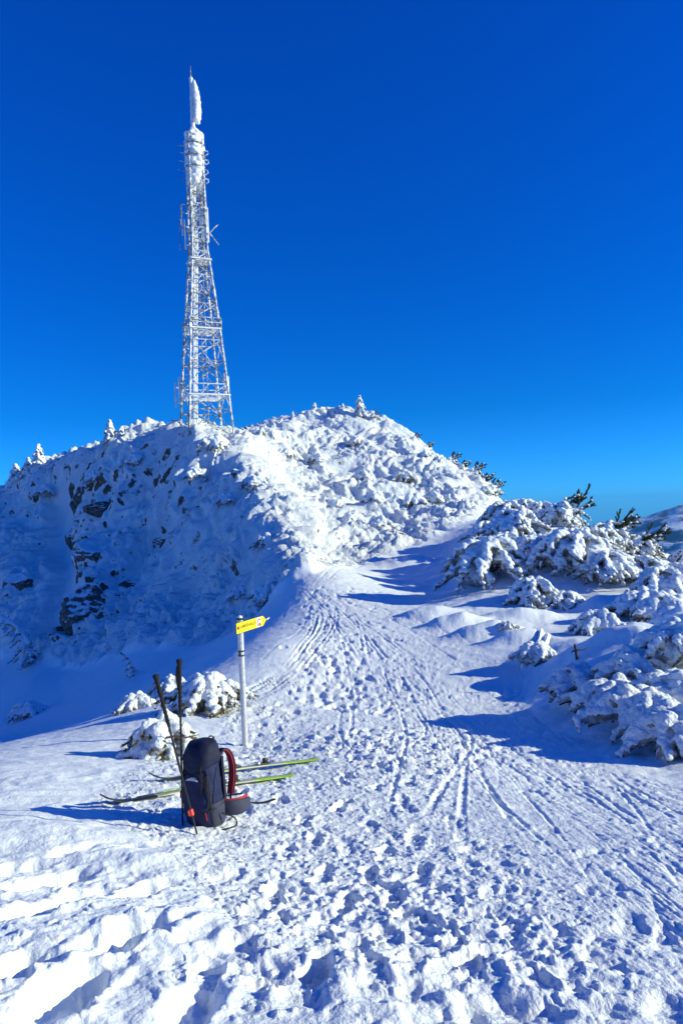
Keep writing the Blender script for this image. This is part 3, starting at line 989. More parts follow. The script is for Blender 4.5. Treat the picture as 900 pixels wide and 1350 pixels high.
GR = 'snow-laden dwarf pines on the right bank'
for k, px, py, d, rot, s, lab in [
    ('a', 640, 768, None, .3, 1.15, 'rounded dwarf pine under thick snow, leftmost of the right bank thicket'),
    ('c', 684, 722, None, 1.9, .95, 'snow-laden dwarf pine just above the rounded leftmost one, below the bare stump'),
    ('a', 706, 795, None, 2.2, .95, 'snowy dwarf pine with hanging paws, lowest of the slope beside the rounded leftmost one'),
    ('b', 742, 800, None, 4.1, .8, 'low snowy dwarf pine tongue reaching down onto the smooth snow bank'),
    ('c', 752, 762, None, .9, 1.0, 'broad snowy dwarf pine in the middle of the right bank thicket'),
    ('b', 712, 752, None, 5.2, .9, 'snowy dwarf pine filling the hollow right of the rounded leftmost one'),
    ('e', 738, 700, None, .2, .95, 'dwarf pine with tall dark green tuft on the skyline, left of the skyline pair'),
    ('d', 800, 730, None, .1, 1.05, 'dwarf pine with dark shoots against the sky, right of the skyline pair'),
    ('c', 800, 770, None, 3.3, 1.0, 'snow-crusted dwarf pine under the right skyline pine'),
    ('b', 838, 768, None, 1.2, 1.1, 'wide rime-covered dwarf pine sloping to the right edge'),
    ('d', 842, 738, None, 5.9, .9, 'dwarf pine with flat dark shoots pointing at the far mountain'),
    ('c', 880, 792, None, 2.7, 1.05, 'grey rime-crusted dwarf pine in the lower right of the thicket'),
    ('b', 905, 765, None, 4.6, 1.0, 'rime-crusted dwarf pine cut by the right edge of the picture'),
    ('e', 905, 745, None, .4, .8, 'brown-green dwarf pine at the right edge below the far mountain'),
    ('b', 775, 742, None, 2.0, .95, 'snowy dwarf pine between the two skyline pines'),
    ('a', 668, 742, None, 1.3, .8, 'small snowy dwarf pine tucked behind the rounded leftmost one'),
    ('a', 715, 690, 44, 2.1, .9, 'flat snowy dwarf pine on the crest left of the tall dark tuft'),
    ('c', 668, 700, 43, 0.6, 1.0, 'snowy dwarf pine on the crest right below the bare stump'),
    ('a', 645, 705, 40, 4.2, .9, 'snowy dwarf pine at the upper edge of the blue shade, left of the stump'),
    ('c', 690, 700, 46, 3.6, .9, 'dwarf pine on the crest between the stump and the tall dark tuft'),
    ('b', 860, 775, None, 3.0, .9, 'matted rime-covered dwarf pine in the middle of the right edge'),
]:
    put_plant(BUSH[k], 'dwarf_pine', lab, 'shrub', gpos(px, py, d, .38 if k not in 'de' else .22), rot, s * (1.32 if py < 780 and px < 780 else 1.0), GR)

GM = 'small snowed-in shrubs on the open bank'
for k, px, py, rot, s, lab in [
    ('near2', 788, 834, .5, 1.0, 'small loaf-shaped snowy shrub alone on the smooth bank'),
    ('near2', 845, 812, 2.5, 1.25, 'snow-lumped shrub above the big round drift'),
    ('near1', 880, 826, 1.0, 1.5, 'snowy shrub at the right edge behind the big round drift'),
    ('near1', 905, 850, 4.0, 1.5, 'tall snowy shrub at the right edge beside the big round drift'),
    ('near2', 866, 868, 3.1, .62, 'little snow-capped shrub poking out of the big round drift'),
    ('near1', 900, 905, 2.2, 1.1, 'snowy shrub on the right edge below the big round drift'),
    ('near3', 706, 872, .3, .75, 'wind-combed snowy grass clump left of the cross-shaped stick'),
    ('near3', 668, 838, 3.3, .45, 'small dark twiggy tuft sticking out of the trampled edge'),
]:
    put_plant(BUSH[k], 'snowy_shrub', lab, 'shrub', gpos(px, py, None, .05), rot, s, GM)

GF = 'dwarf pines overhanging the shaded edge of the path'
for k, px, py, rot, s, lab in [
    ('near1', 764, 925, .8, 1.0, 'snowy dwarf pine under the cross-shaped stick'),
    ('near2', 806, 944, 2.1, .9, 'dwarf pine with long white paws, second from the cross-shaped stick'),
    ('near2', 848, 966, 4.4, .95, 'dwarf pine with dark hollows between its snow paws, near the right edge'),
    ('near1', 893, 988, 5.5, 1.05, 'large snowy dwarf pine cut off by the right edge beside the path'),
    ('near3', 835, 918, 1.5, 1.0, 'flat snowy dwarf pine behind the row along the shaded path'),
    ('near2', 885, 940, .2, 1.0, 'snowy dwarf pine at the right edge behind the one with dark hollows'),
]:
    put_plant(BUSH[k], 'dwarf_pine', lab, 'shrub', gpos(px, py, None, .05), rot, s * .88, GF)

put_plant(BUSH['olive1'], 'dwarf_pine', 'snow-covered dwarf pine with olive needles right behind the signpost', 'shrub', gpos(272, 924, 11.8, .03), .6, 1.12)
b = put_plant(BUSH['olive2'], 'dwarf_pine', 'snowy dwarf pine with yellow-green needles and a bare brown twig behind the ski poles', 'shrub',
              gpos(214, 998, None, .04), 1.7, .95)
tw = MB()
tw.tube([(.05, -.2, .3), (.2, -.25, .34), (.36, -.28, .33), (.5, -.3, .36)], [.014, .012, .009, .005], 5)
tw.tube([(.2, -.25, .34), (.3, -.3, .44), (.34, -.32, .52)], [.008, .006, .003], 5)
tw.tube([(.36, -.28, .33), (.44, -.22, .3)], [.006, .003], 5)
M['twig'] = plain('brown_twig', (.22, .13, .08), .8)
tw.build('bare_twig', M['twig'], b).rotation_euler = (0, 0, -1.7)
put_plant(BUSH['near3'], 'snowy_shrub', 'low snow-buried shrub in blue shade left of the ski poles', 'shrub', gpos(180, 932, 13.5, .05), 1.2, .65)
put_plant(BUSH['near1'], 'snowy_shrub', 'dark shaded snowy shrub just behind the grip of the upright ski pole', 'shrub', gpos(226, 912, 15.5, .05), 2.2, .7)
put_plant(BUSH['near2'], 'snowy_shrub', 'lone snow-covered shrub low in the shaded bowl below the bent spruce', 'shrub', gpos(38, 945, None, .05), .5, 1.4)
put_plant(BUSH['near3'], 'snowy_shrub', 'frosted sunlit shrub on the slope above the yellow arrow sign', 'shrub', gpos(318, 800, None, .02), 2.8, 1.4)
put_plant(BUSH['near3'], 'snowy_shrub', 'pair-like frosted scrub where the path narrows left of the neck', 'shrub', gpos(352, 792, None, .02), 4.8, 1.5)

TREE = {
    'spire': snow_tree_parts(51, 2.6, .95, .06, fr=.30, nf=18),
    'stub': snow_tree_parts(52, 1.7, .9, .06, fr=.28, nf=16),
    'bent': snow_tree_parts(53, 2.7, .75, .05, bend=.9),
    'tiny': snow_tree_parts(54, .95, .28, .03, bend=.5, nf=12),
}
put_tree(TREE['bent'], 'bent snow-hung young spruce in the shaded bowl at the left edge', gpos(35, 880, None, .1), 0, 1.75)
put_tree(TREE['tiny'], 'tiny snow-capped sapling alone on the shaded slope above the ski poles', gpos(173, 893, None, .05), .4, 1.5)
GT = 'snow-caked little trees on the skyline'
for k, px, py, d, rot, s, lab in [
    ('spire', 146, 580, 76, .3, 1.05, 'snow-caked pointed little tree on the skyline left of the lattice mast'),
    ('stub', 161, 582, 76, 2.0, .85, 'stubby white little tree touching the pointed one left of the mast'),
    ('stub', 22, 640, 86, 1.0, 1.7, 'broad snow-caked tree at the far left of the skyline'),
    ('stub', 38, 630, 85, 3.0, 1.35, 'white lumpy tree second from the left on the skyline'),
    ('spire', 52, 622, 84, 4.0, 1.15, 'slim snow-caked tree third from the left on the skyline'),
    ('stub', 68, 622, 83, 5.0, .8, 'low rounded tree fourth from the left on the skyline'),
    ('stub', 126, 600, 78, .5, .45, 'small white snow cap of a tree below the pointed tree left of the mast'),
    ('spire', 475, 548, 92, 1.0, 1.05, 'snow-caked pointed tree on the very top of the summit'),
    ('stub', 415, 548, 94, 1.6, .8, 'rounded snow-covered tree on the summit shoulder left of the top'),
    ('stub', 452, 546, 93, 2.6, .6, 'low snowy tree just left of the summit tree'),
    ('stub', 386, 552, 93, 2.9, .4, 'lone little snow knob on the saddle right of the mast'),
]:
    put_tree(TREE[k], lab, gpos(px, py, d, .2), rot, s, GT)

GH = 'snow-choked scrub pines on the hill'
for k, px, py, d, rot, s, lab in [
    ('hill1', 282, 598, None, .2, 1.3, 'big snow-clotted scrub pine below the foot of the mast'),
    ('hill2', 258, 640, None, 1.2, .9, 'snow-clotted scrub pine lower left of the one below the mast foot'),
    ('hill1', 335, 640, None, 2.2, .9, 'sunlit scrub pine on the crest between the mast and the path neck'),
    ('hill2', 300, 668, None, 3.2, .8, 'scrub pine on the edge of light under the sunlit crest'),
    ('hill1', 465, 690, None, .7, 1.0, 'icicled scrub pine at the foot of the central hill, left of the trail'),
    ('hill2', 495, 668, None, 1.7, 1.0, 'snow-hung scrub pine, leftmost of the row under the central hill'),
    ('hill1', 520, 664, None, 2.7, 1.05, 'snow-hung scrub pine, second from left in the row under the central hill'),
    ('hill2', 545, 668, None, 3.7, 1.0, 'snow-hung scrub pine, third from left in the row under the central hill'),
    ('hill1', 570, 664, None, 4.7, 1.0, 'snow-hung scrub pine, fourth from left in the row under the central hill'),
    ('hill2', 594, 662, None, 5.7, .9, 'snow-hung scrub pine at the right end of the row under the central hill'),
    ('hill2', 500, 700, None, 2.9, .9, 'dark-hollowed scrub pine just above the bend of the trail'),
    ('hill1', 440, 668, None, 1.4, .9, 'scrub pine in the gully between the sunlit crest and the central hill'),
    ('hill1', 530, 630, None, 5.2, 1.0, 'scrub pine half way up the central hill, beside the dark rock'),
    ('hill2', 480, 640, None, .1, 1.1, 'scrub pine half way up the central hill, on its shaded left side'),
    ('hill1', 420, 610, None, 2.4, 1.1, 'scrub pine on the left shoulder of the central hill'),
    ('hill2', 375, 600, None, 3.4, 1.0, 'scrub pine in the hollow right of the mast foot'),
    ('hill1', 560, 610, None, 4.4, .8, 'scrub pine high on the right side of the central hill'),
    ('hill1', 470, 585, None, .9, 1.1, 'scrub pine below the summit tree'),
    ('hill2', 405, 745, None, 1.9, .8, 'scrub pine right above the neck of the path'),
    ('hill1', 350, 710, None, 5.0, .8, 'scrub pine on the crest upper left of the path neck'),
    ('hill2', 130, 640, None, .6, 1.1, 'shaded scrub pine on the left hill below the pointed skyline tree'),
    ('hill1', 180, 620, None, 1.6, 1.1, 'shaded scrub pine on the left hill half way to the mast'),
    ('hill2', 60, 655, None, 2.6, 1.1, 'shaded scrub pine below the slim skyline tree at the left'),
]:
    put_plant(BUSH[k], 'scrub_pine', lab, 'shrub', gpos(px, py, d, .3), rot, s, GH)
GD = 'dark green pines along the right skyline of the hill'
for k, px, py, d, rot, s, lab in [
    ('dark1', 492, 550, 91, .1, .6, 'first dark green tuft right of the summit tree'),
    ('dark1', 545, 577, 87, .2, .7, 'dark tuft of pine second from the summit on the right skyline'),
    ('dark2', 562, 585, 86, .3, .8, 'dark green pine third from the summit on the right skyline'),
    ('dark1', 592, 604, 83, .0, 1.0, 'dark green pine where the right skyline thicket begins'),
    ('dark2', 608, 614, 81, .4, 1.0, 'dark green pine second from left in the right skyline thicket'),
    ('dark1', 622, 625, 79, -.1, 1.1, 'dark green pine in the middle of the right skyline thicket'),
    ('dark2', 636, 634, 77, .2, 1.1, 'dark bushy pine second from the right end of the skyline thicket'),
    ('dark1', 647, 645, 75, .3, 1.1, 'dark green pine at the low right end of the skyline thicket'),
    ('hill2', 640, 655, 70, .3, .7, 'snowy scrub under the right end of the dark skyline thicket'),
]:
    put_plant(BUSH[k], 'scrub_pine', lab, 'shrub', gpos(px, py, d, .1), rot, s, GD)

# ------------------------------------------------------------------ rocks
for sd, px, py, a, b, c, rot, lab in [
    (61, 118, 812, 2.9, 1.8, 2.6, .5, 'largest dark rock outcrop in the shaded flank at the left'),
    (62, 78, 828, 1.0, .8, 1.3, 1.5, 'small dark rock at the left foot of the largest outcrop'),
    (63, 148, 795, 1.5, .9, .8, .4, 'dark rock ledge at the right end of the largest outcrop'),
    (64, 30, 770, 1.7, 1.2, 1.2, .1, 'dark snowy rock near the left edge of the shaded flank'),
    (65, 132, 672, 1.9, 1.2, 1.0, .9, 'dark craggy rock high on the shaded left hill'),
    (66, 172, 770, 1.1, .8, .9, .2, 'small dark rock right above the end of the largest outcrop'),
    (67, 212, 712, 1.1, .8, .8, 2.2, 'dark rock in the middle of the shaded flank'),
    (68, 268, 672, 1.2, .8, .8, .7, 'dark rock under the sunlit crest below the mast'),
    (69, 120, 738, 2.2, 1.3, 1.2, -.5, 'snow-plastered rock rib catching the sun above the largest outcrop'),
    (70, 515, 705, 1.3, .8, .8, .3, 'dark rock beside the bend of the trail'),
    (71, 536, 628, 1.3, .8, 1.0, 1.0, 'grey rock half way up the central hill'),
    (72, 95, 705, 1.1, .8, 1.1, 1.9, 'dark rock on the rib left of the craggy high rock'),
]:
    p = gpos(px, py, None, .35)
    o = link('rock_outcrop', rock_mesh(sd, a, b, c), None, p)
    o.rotation_euler = (0, 0, rot)
    tag(o, lab, 'rock', 'rock outcrops on the hill')
# ------------------------------------------------------------------ signpost
M['galv'] = plain('galvanised_steel', (.58, .59, .6), .5, .25, var=.2, scale=30, bump=.15)
M['clamp'] = plain('dark_clamp', (.03, .03, .035), .5)
M['yellow'] = plain('sign_yellow', (.86, .70, .01), .42, var=.05, scale=12)
M['white_paint'] = plain('white_paint', (.8, .8, .78), .45, var=.04)
M['ink'] = plain('black_ink', (.02, .02, .02), .5)
M['red_ink'] = plain('red_ink', (.35, .04, .05), .5)
M['dark_alu'] = plain('dark_back', (.05, .055, .06), .4, .4)


def txt(name, body, size, m, parent, mw, depth=.0012, align='CENTER', sx=1.0):
    cu = bpy.data.curves.new(name, 'FONT'); cu.body = body; cu.size = size; cu.extrude = depth
    cu.align_x = align; cu.align_y = 'CENTER'; cu.resolution_u = 3
    ob = bpy.data.objects.new(name, cu); C.objects.link(ob)
    me = bpy.data.meshes.new_from_object(ob.evaluated_get(bpy.context.evaluated_depsgraph_get()))
    bpy.data.objects.remove(ob); bpy.data.curves.remove(cu)
    me.name = name; me.materials.clear(); me.materials.append(m)
    me.transform(mw @ Matrix.Diagonal((sx, 1, 1, 1)))
    return link(name, me, parent)


def signpost():
    d0 = 9.25
    base = at(323.5, 985, d0); gz = ground_z(base.x, base.y)
    top = at(316.5, 816, d0)
    H = top.z - gz
    t = thing('signpost', 'grey steel post with a yellow arrow sign beside the path', 'signpost', (base.x, base.y, gz))
    p = MB()
    R_ = .038
    p.tube([(0, 0, -.3), (0, 0, H * .3), (0, 0, H * .62), (0, 0, H)], R_, 24)
    p.build('pole', M['galv'], t)
    c = MB(); c.tube([(0, 0, H - .012), (0, 0, H + .012), (0, 0, H + .022)], [R_ + .004, R_ + .004, R_ * .6], 24); c.build('pole_cap', M['clamp'], t)
    s = MB(); s.tube([(0, 0, H + .015), (0, 0, H + .035), (0, 0, H + .045)], [R_ * .95, R_ * .8, R_ * .3], 12); s.build('snow_cap', M['rime'], t)
    k = MB(); zc = H * (985 - 862) / (985 - 816)
    for dz_ in (-.028, .028):
        k.tube([(0, 0, zc + dz_ - .009), (0, 0, zc + dz_ + .009)], R_ + .004, 24)
    k.box((-.012, -R_ - .008, zc), (.022, .02, .07), None, 0, .003)
    k.build('clamp_band', M['clamp'], t)
    # the arrow board runs away from the viewer to the right
    a = at(307.5, 832, d0 - .16); b = at(346.5, 814, d0 + .52)
    dirn = Vector((b.x - a.x, b.y - a.y, 0)); L = dirn.length; dirn.normalize()
    ang = math.atan2(dirn.y, dirn.x)
    hB = .13
    zb = at(307.5, 829.0, d0 - .16).z - gz
    ox, oy = a.x - base.x, a.y - base.y
    mw = Matrix.Translation((ox, oy, zb)) @ Matrix.Rotation(ang, 4, 'Z') @ Matrix.Rotation(PI / 2, 4, 'X')
    nrm = (mw.to_3x3() @ Vector((0, 0, 1)))
    off = -min(0, (Vector((-ox, -oy, 0)).dot(nrm))) + 0  # where the pole axis stands relative to the board
    dist = Vector((-ox, -oy, 0)).dot(nrm)
    mw = Matrix.Translation(nrm * (dist + R_ + .012)) @ mw
    tip = .085
    th_ = .004
    prof = [(0, -hB / 2), (L - tip, -hB / 2), (L, 0), (L - tip, hB / 2), (0, hB / 2)]
    def plate(name, pr, z0, z1, m):
        mb = MB(); n = len(pr)
        vs = [mw @ Vector((x, y, z)) for z in (z0, z1) for x, y in pr]
        fs = [tuple(range(n))[::-1], tuple(range(n, 2 * n))] + [(i, (i + 1) % n, n + (i + 1) % n, n + i) for i in range(n)]
        mb.add(vs, fs); return mb.build(name, m, t if name != 'badge' else brd, False)
    brd = plate('arrow_board', prof, -th_, th_, M['yellow'])
    rim = MB()
    e = [mw @ Vector((x, y, -th_ * .4)) for x, y in prof]
    for i in range(5):
        rim.bar(e[i], e[(i + 1) % 5], .009, .009)
    rim.build('board_edge', M['ink'], brd, False)
    plate('badge', [(L * .66, -hB * .47), (L * .81, -hB * .47), (L * .81, hB * .47), (L * .66, hB * .47)], th_ + .0005, th_ + .0015, M['white_paint'])
    txt('lettering', 'LAWISHAUS', .062, M['ink'], brd, mw @ Matrix.Translation((L * .35, hB * .05, th_ + .001)), sx=1.25)
    rd = MB(); rc = mw @ Matrix.Translation((L * .045, hB * .02, th_ + .002))
    q = [rc @ Vector((x, y, z)) for z in (0, .002) for x, y in ((-.016, -.02), (.016, -.02), (.016, .02), (-.016, .02))]
    rd.add(q, [(4, 5, 6, 7), (0, 1, 5, 4), (1, 2, 6, 5), (2, 3, 7, 6), (3, 0, 4, 7)]); rd.build('red_mark', M['red_ink'], brd, False)
    ring = MB()
    pts = [mw @ Vector((L * .735 + .036 * math.cos(u), .042 * math.sin(u), th_ + .003)) for u in np.linspace(.5, 5.9, 22)]
    ring.tube(pts, .007, 6); ring.build('ring_mark', M['red_ink'], brd)
    tl = MB(); tl.tube([mw @ Vector((L * .745, -.01, th_ + .003)), mw @ Vector((L * .79, -.05, th_ + .003))], .008, 6); tl.build('ring_tail', M['ink'], brd)
    fr = MB()
    fr.box((0, 0, 0), (.05, .03, .05)); fo = fr.build('bracket', M['clamp'], t, False)
    fo.location = (0, 0, zb); fo.location += nrm * (R_ + .001); fo.rotation_euler = (0, 0, ang)
    ic = blob_mesh('frost_tip', [(tuple(mw @ Vector((L + .02 + .02 * i, .004 * i, 0))), .016 - .001 * i) for i in range(4)], .006, (.003, 40), 4, [M['rime']])
    link('frost_tip', ic, t)


signpost()

# ------------------------------------------------------------------ rucksack
M['navy'] = plain('navy_cloth', (.005, .011, .06), .75, var=.25, scale=14, bump=.35, bscale=220)
M['navy_dark'] = plain('black_navy_cloth', (.004, .008, .036), .75, var=.25, scale=14, bump=.3, bscale=200)
M['grey_cloth'] = plain('grey_cloth', (.04, .045, .08), .75, var=.2, scale=18, bump=.4, bscale=240)
M['strap_red'] = plain('red_lining', (.38, .018, .03), .7, var=.2, scale=16, bump=.3, bscale=200)
M['webbing'] = plain('black_webbing', (.012, .012, .014), .7, var=.2, scale=30)
M['pale_print'] = plain('pale_print', (.42, .44, .5), .6, var=.08)
M['maroon'] = plain('maroon_webbing', (.10, .012, .02), .7, var=.2)


def loft(rings, close=True):
    n = len(rings[0]); vs = [p for r in rings for p in r]; fs = []
    for i in range(len(rings) - 1):
        for k in range(n):
            fs.append((i * n + k, i * n + (k + 1) % n, (i + 1) * n + (k + 1) % n, (i + 1) * n + k))
    if close:
        fs.append(tuple(range(n))[::-1]); fs.append(tuple(range(len(vs) - n, len(vs))))
    return vs, fs


def ribbon(path, w, th, nrm):
    """a strap: flat section swept along a path; nrm is the flat side's direction at each point"""
    rings = []
    P = [Vector(p) for p in path]
    for i, p in enumerate(P):
        t = (P[min(i + 1, len(P) - 1)] - P[max(i - 1, 0)]).normalized()
        n = Vector(nrm[i] if isinstance(nrm, list) else nrm); n = (n - t * n.dot(t)).normalized()
        s = t.cross(n)
        ww = w[i] if hasattr(w, '__len__') else w
        rings.append([p + s * (x * ww / 2) + n * (y * th / 2) for x, y in ((-1, -.6), (-.9, -1), (.9, -1), (1, -.6), (1, .6), (.9, 1), (-.9, 1), (-1, .6))])
    return loft(rings)


def rucksack():
    d0 = 5.02
    b0 = at(274, 1088, d0); gz = ground_z(b0.x, b0.y)
    # local axes: +x = right side of the pack as seen, -y = the outer face, +y = the harness
    t = thing('rucksack', 'navy ski-touring rucksack with red-lined straps standing on the snow', 'rucksack', (b0.x, b0.y, gz - .012), math.radians(-38))
    t.rotation_euler = (math.radians(1), math.radians(-2.5), math.radians(-33)); t.scale = (.92, .92, .95)

    def sect(z, w, d, oy, e=2.7, n=44, ox=0.0):
        r = []
        for k in range(n):
            a = 2 * PI * k / n
            ca, sa = math.cos(a), math.sin(a)
            x = math.copysign(abs(ca) ** (2 / e), ca) * w / 2; y = math.copysign(abs(sa) ** (2 / e), sa) * d / 2
            if y > 0: y *= .8
            r.append(Vector((x + ox, y + oy, z)))
        return r

    def wrinkle(vs, amp, fr, seed):
        co = np.array([v[:] for v in vs], f32)
        d = amp * noise3(co * fr, seed) + amp * .5 * noise3(co * fr * np.array((1, 1, 2.6), f32) * 1.7, seed + 4)
        c = np.array((0, 0, .3), f32); nn = co - c; nn[:, 2] *= .2; nn /= np.linalg.norm(nn, axis=1, keepdims=True) + 1e-6
        co = co + nn * d[:, None]
        return [Vector(map(float, p)) for p in co]
    rows = [(0, .17, .13, .01), (.012, .235, .175, .005), (.04, .27, .21, 0), (.12, .285, .235, -.008), (.22, .29, .245, -.012), (.32, .288, .24, -.01),
            (.42, .275, .225, -.004), (.48, .262, .21, 0), (.53, .245, .19, .008)]
    zz = [r[0] for r in rows]
    def prof(z): return [float(np.interp(z, zz, [r[i] for r in rows])) for i in (1, 2, 3)]
    rings = []
    zs = [0, .006, .014, .028] + list(np.linspace(.05, .53, 34))
    for z in zs: rings.append(sect(z, *prof(z)))
    vs, fs = loft(rings); vs = wrinkle(vs, .010, 11, 5)
    body = MB(); body.add(vs, fs); body.build('main_body', M['navy'], t)
    # lid: a hood drawn over the top
    rows2 = [(.455, .268, .225, .0), (.475, .285, .24, 0), (.52, .285, .24, .004), (.555, .27, .225, .01), (.585, .235, .19, .02), (.605, .18, .14, .03), (.615, .1, .08, .035)]
    zz2 = [r[0] for r in rows2]
    rings = [sect(z, *[float(np.interp(z, zz2, [r[i] for r in rows2])) for i in (1, 2, 3)], e=2.5) for z in np.linspace(.455, .615, 22)]
    for r in rings:       # the hood hangs lower in front
        for v in r: v.z -= .05 * max(0, -v.y / .12) * (1 - (v.z - .455) / .17 if v.z < .625 else 0)
    vs, fs = loft(rings); vs = wrinkle(vs, .011, 13, 15)
    lid = MB(); lid.add(vs, fs); lo_ = lid.build('lid', M['navy_dark'], t)
    # front pocket panel with its piping
    def onface(u, z, out=.004):      # u = angle round the body, -90 deg is the outer face
        w, d, oy = prof(z); a = math.radians(u); e = 2.7
        ca, sa = math.cos(a), math.sin(a)
        x = math.copysign(abs(ca) ** (2 / e), ca) * (w / 2 + out); y = math.copysign(abs(sa) ** (2 / e), sa) * (d / 2 + out)
        if y > 0: y *= .8
        return Vector((x, y + oy, z))
    pk = []
    for z in np.linspace(.03, .40, 20):
        half = 58 * min(1, math.sqrt(max(0.02, (.42 - z) / .14))) if z > .28 else 58
        q = (z - .03) / .37
        bul = .013 * math.sin(min(1, q * 1.2 + .15) * PI) ** .6
        row = [onface(-90 + u * half / 10, z, .002 + bul * (1 - (abs(u) / 10) ** 4)) for u in range(-10, 11)]
        pk.append(row)
    pv = [p for r in pk for p in r]; n = 21
    pf = [(i * n + k, i * n + k + 1, (i + 1) * n + k + 1, (i + 1) * n + k) for i in range(len(pk) - 1) for k in range(n - 1)]
    fp = MB(); fp.add(wrinkle(pv, .007, 16, 25), pf); po = fp.build('front_pocket', M['navy'], t)
    zp = MB()
    for sgn in (-1, 1):
        pts = [onface(-90 + sgn * 60 * (min(1, math.sqrt(max(0.02, (.425 - z) / .14))) if z > .285 else 1), z, .009) for z in np.linspace(.05, .42, 22)]
        zp.tube(pts, .0045, 6)
    zp.build('zip', M['webbing'], po)
    for zpts in ([(-20, .06), (-16, .2), (-8, .33), (2, .43)], [(-34, .08), (-28, .22), (-30, .36), (-40, .44)]):
        pb = MB(); pts = [onface(u, z, .007) for u, z in zpts]
        pts = [Vector(p) for p in smooth_line([tuple(q) for q in pts], 6)]
        pb.tube(pts, .0032, 5); pb.build('side_seam', M['grey_cloth'], t)
    # gathered side pocket
    sp = []
    for z in np.linspace(.02, .2, 10):
        q = (z - .02) / .18
        sp.append([onface(-40 + u * 8.5, z, .003 + .014 * math.sin(u / 9 * PI) ** .5 * (.7 + .3 * q)) for u in range(0, 10)])
    n = 10; sv = [p for r in sp for p in r]
    sf = [(i * n + k, i * n + k + 1, (i + 1) * n + k + 1, (i + 1) * n + k) for i in range(len(sp) - 1) for k in range(n - 1)]
    s_ = MB(); s_.add(wrinkle(sv, .004, 18, 35), sf); s_.build('side_pocket', M['grey_cloth'], t)
    # small pale print like a peak on the front
    lg = MB(); zc = .365
    pr = [(a + 14, b) for a, b in [(-112, zc), (-108, zc + .012), (-102, zc + .024), (-96, zc + .028), (-90, zc + .02), (-84, zc + .006), (-84, zc), (-98, zc + .006)]]
    vs = [onface(u, z, .024) for u, z in pr] + [onface(u, z, .010) for u, z in pr]
    n = len(pr)
    lg.add(vs, [tuple(range(n))[::-1], tuple(range(n, 2 * n))] + [(i, (i + 1) % n, n + (i + 1) % n, n + i) for i in range(n)])
    lg.build('emblem', M['pale_print'], t, False)
    # compression strap with a red tab
    cs = MB(); cs.add(*ribbon([onface(u, .115 + .0006 * (u + 100), .016) for u in range(-100, 60, 12)], .014, .003, [onface(u, .1, .5) for u in range(-100, 60, 12)]))
    cs.build('compression_strap', M['webbing'], t)
    tb = MB(); tb.tube([onface(-52, .15, .02), onface(-50, .115, .022), onface(-50, .09, .02)], .004, 5); tb.build('zip_pull', M['strap_red'], t)
    # harness on the far side
    hp = MB(); vs, fs = loft([[Vector((x, .085 + .016 + y, z)) for x, y in ((-.1, 0), (-.1, .022), (.1, .022), (.1, 0))] for z in (.06, .2, .34, .47)])
    hp.add(vs, fs); hp.build('back_panel', M['navy_dark'], t)
    for sx in (-1, 1):
        path = [(sx * .07, .105, .49), (sx * .075, .14, .51), (sx * .08, .18, .50), (sx * .09, .205, .455), (sx * .10, .21, .385), (sx * .105, .20, .31),
                (sx * .105, .18, .24), (sx * .11, .16, .19)]
        path = smooth_line(path, 4)
        nr = [Vector((0, 1, .6))] * 0 or [Vector((0, p[1] - .08, p[2] - .34)) for p in path]
        sb = MB(); sb.add(*ribbon(path, .062, .016, nr)); so_ = sb.build('shoulder_strap', M['navy_dark'], t)
        ln = MB(); ln.add(*ribbon([(p[0], p[1] - .0105 * 1, p[2] - .004) for p in path[2:]], .054, .010, nr[2:])); ln.build('strap_lining', M['strap_red'], so_)
        ed = MB(); ed.tube([(p[0] + .031, p[1], p[2]) for p in path], .005, 6); ed.build('strap_edge', M['maroon'], so_)
        wb = MB(); wb.add(*ribbon([(sx * .11, .16, .19), (sx * .115, .14, .12), (sx * .115, .11, .06)], .018, .003, Vector((0, 1, .3)))); wb.build('strap_webbing', M['webbing'], so_)
        # hip belt wings: thick padded fins, red inside
        pth = smooth_line([(sx * .09, .09, .10), (sx * .15, .13, .098), (sx * .185, .20, .092), (sx * .17, .285, .085)], 4)
        hb = MB(); hb.add(*ribbon(pth, [.10 + .012 * math.sin(i / (len(pth) - 1) * PI) - .02 * (i / (len(pth) - 1)) for i in range(len(pth))], .024,
                                  [Vector((sx * 1, -.3, 0))] * len(pth)))
        ho = hb.build('hip_belt', M['grey_cloth'], t)
        hl = MB(); hl.add(*ribbon([(p[0] - sx * .018, p[1], p[2] + .012) for p in pth], .1, .012, [Vector((sx * 1, -.3, 0))] * len(pth)))
        hl.build('belt_lining', M['strap_red'], ho)
        e = pth[-1]
        tail = smooth_line([e, (e[0] - .01, e[1] + .06, e[2] - .03), (e[0] + .03 * sx, e[1] + .14, .035), (e[0] + .06, e[1] + .24, .03)], 4)
        wt = MB(); wt.add(*ribbon(tail, .022, .004, Vector((.4, 0, 1)))); wt.build('belt_webbing', M['webbing'], ho)
    gh = MB(); gh.add(*ribbon(smooth_line([(-.03, .09, .58), (-.02, .12, .605), (.02, .12, .605), (.03, .09, .58)], 4), .018, .005, Vector((0, .6, 1))))
    gh.build('grab_handle', M['webbing'], t)
    for u_, z_ in ((-60, .40), (-118, .40), (-38, .30)):      # lid and side buckles with their tails
        bk = MB(); c_ = onface(u_, z_, .012); nrm_ = Vector((c_.x, c_.y, 0)).normalized()
        rt = nrm_.to_track_quat('Y', 'Z').to_matrix()
        bk.box(c_, (.030, .010, .036), rt, 0, .003); bo_ = bk.build('buckle', M['webbing'], t)
        sb2 = MB(); sb2.add(*ribbon([onface(u_, z_ + .10, .012), onface(u_, z_ + .05, .012), onface(u_, z_ + .01, .012)], .016, .003, nrm_)); sb2.build('buckle_strap', M['webbing'], bo_)
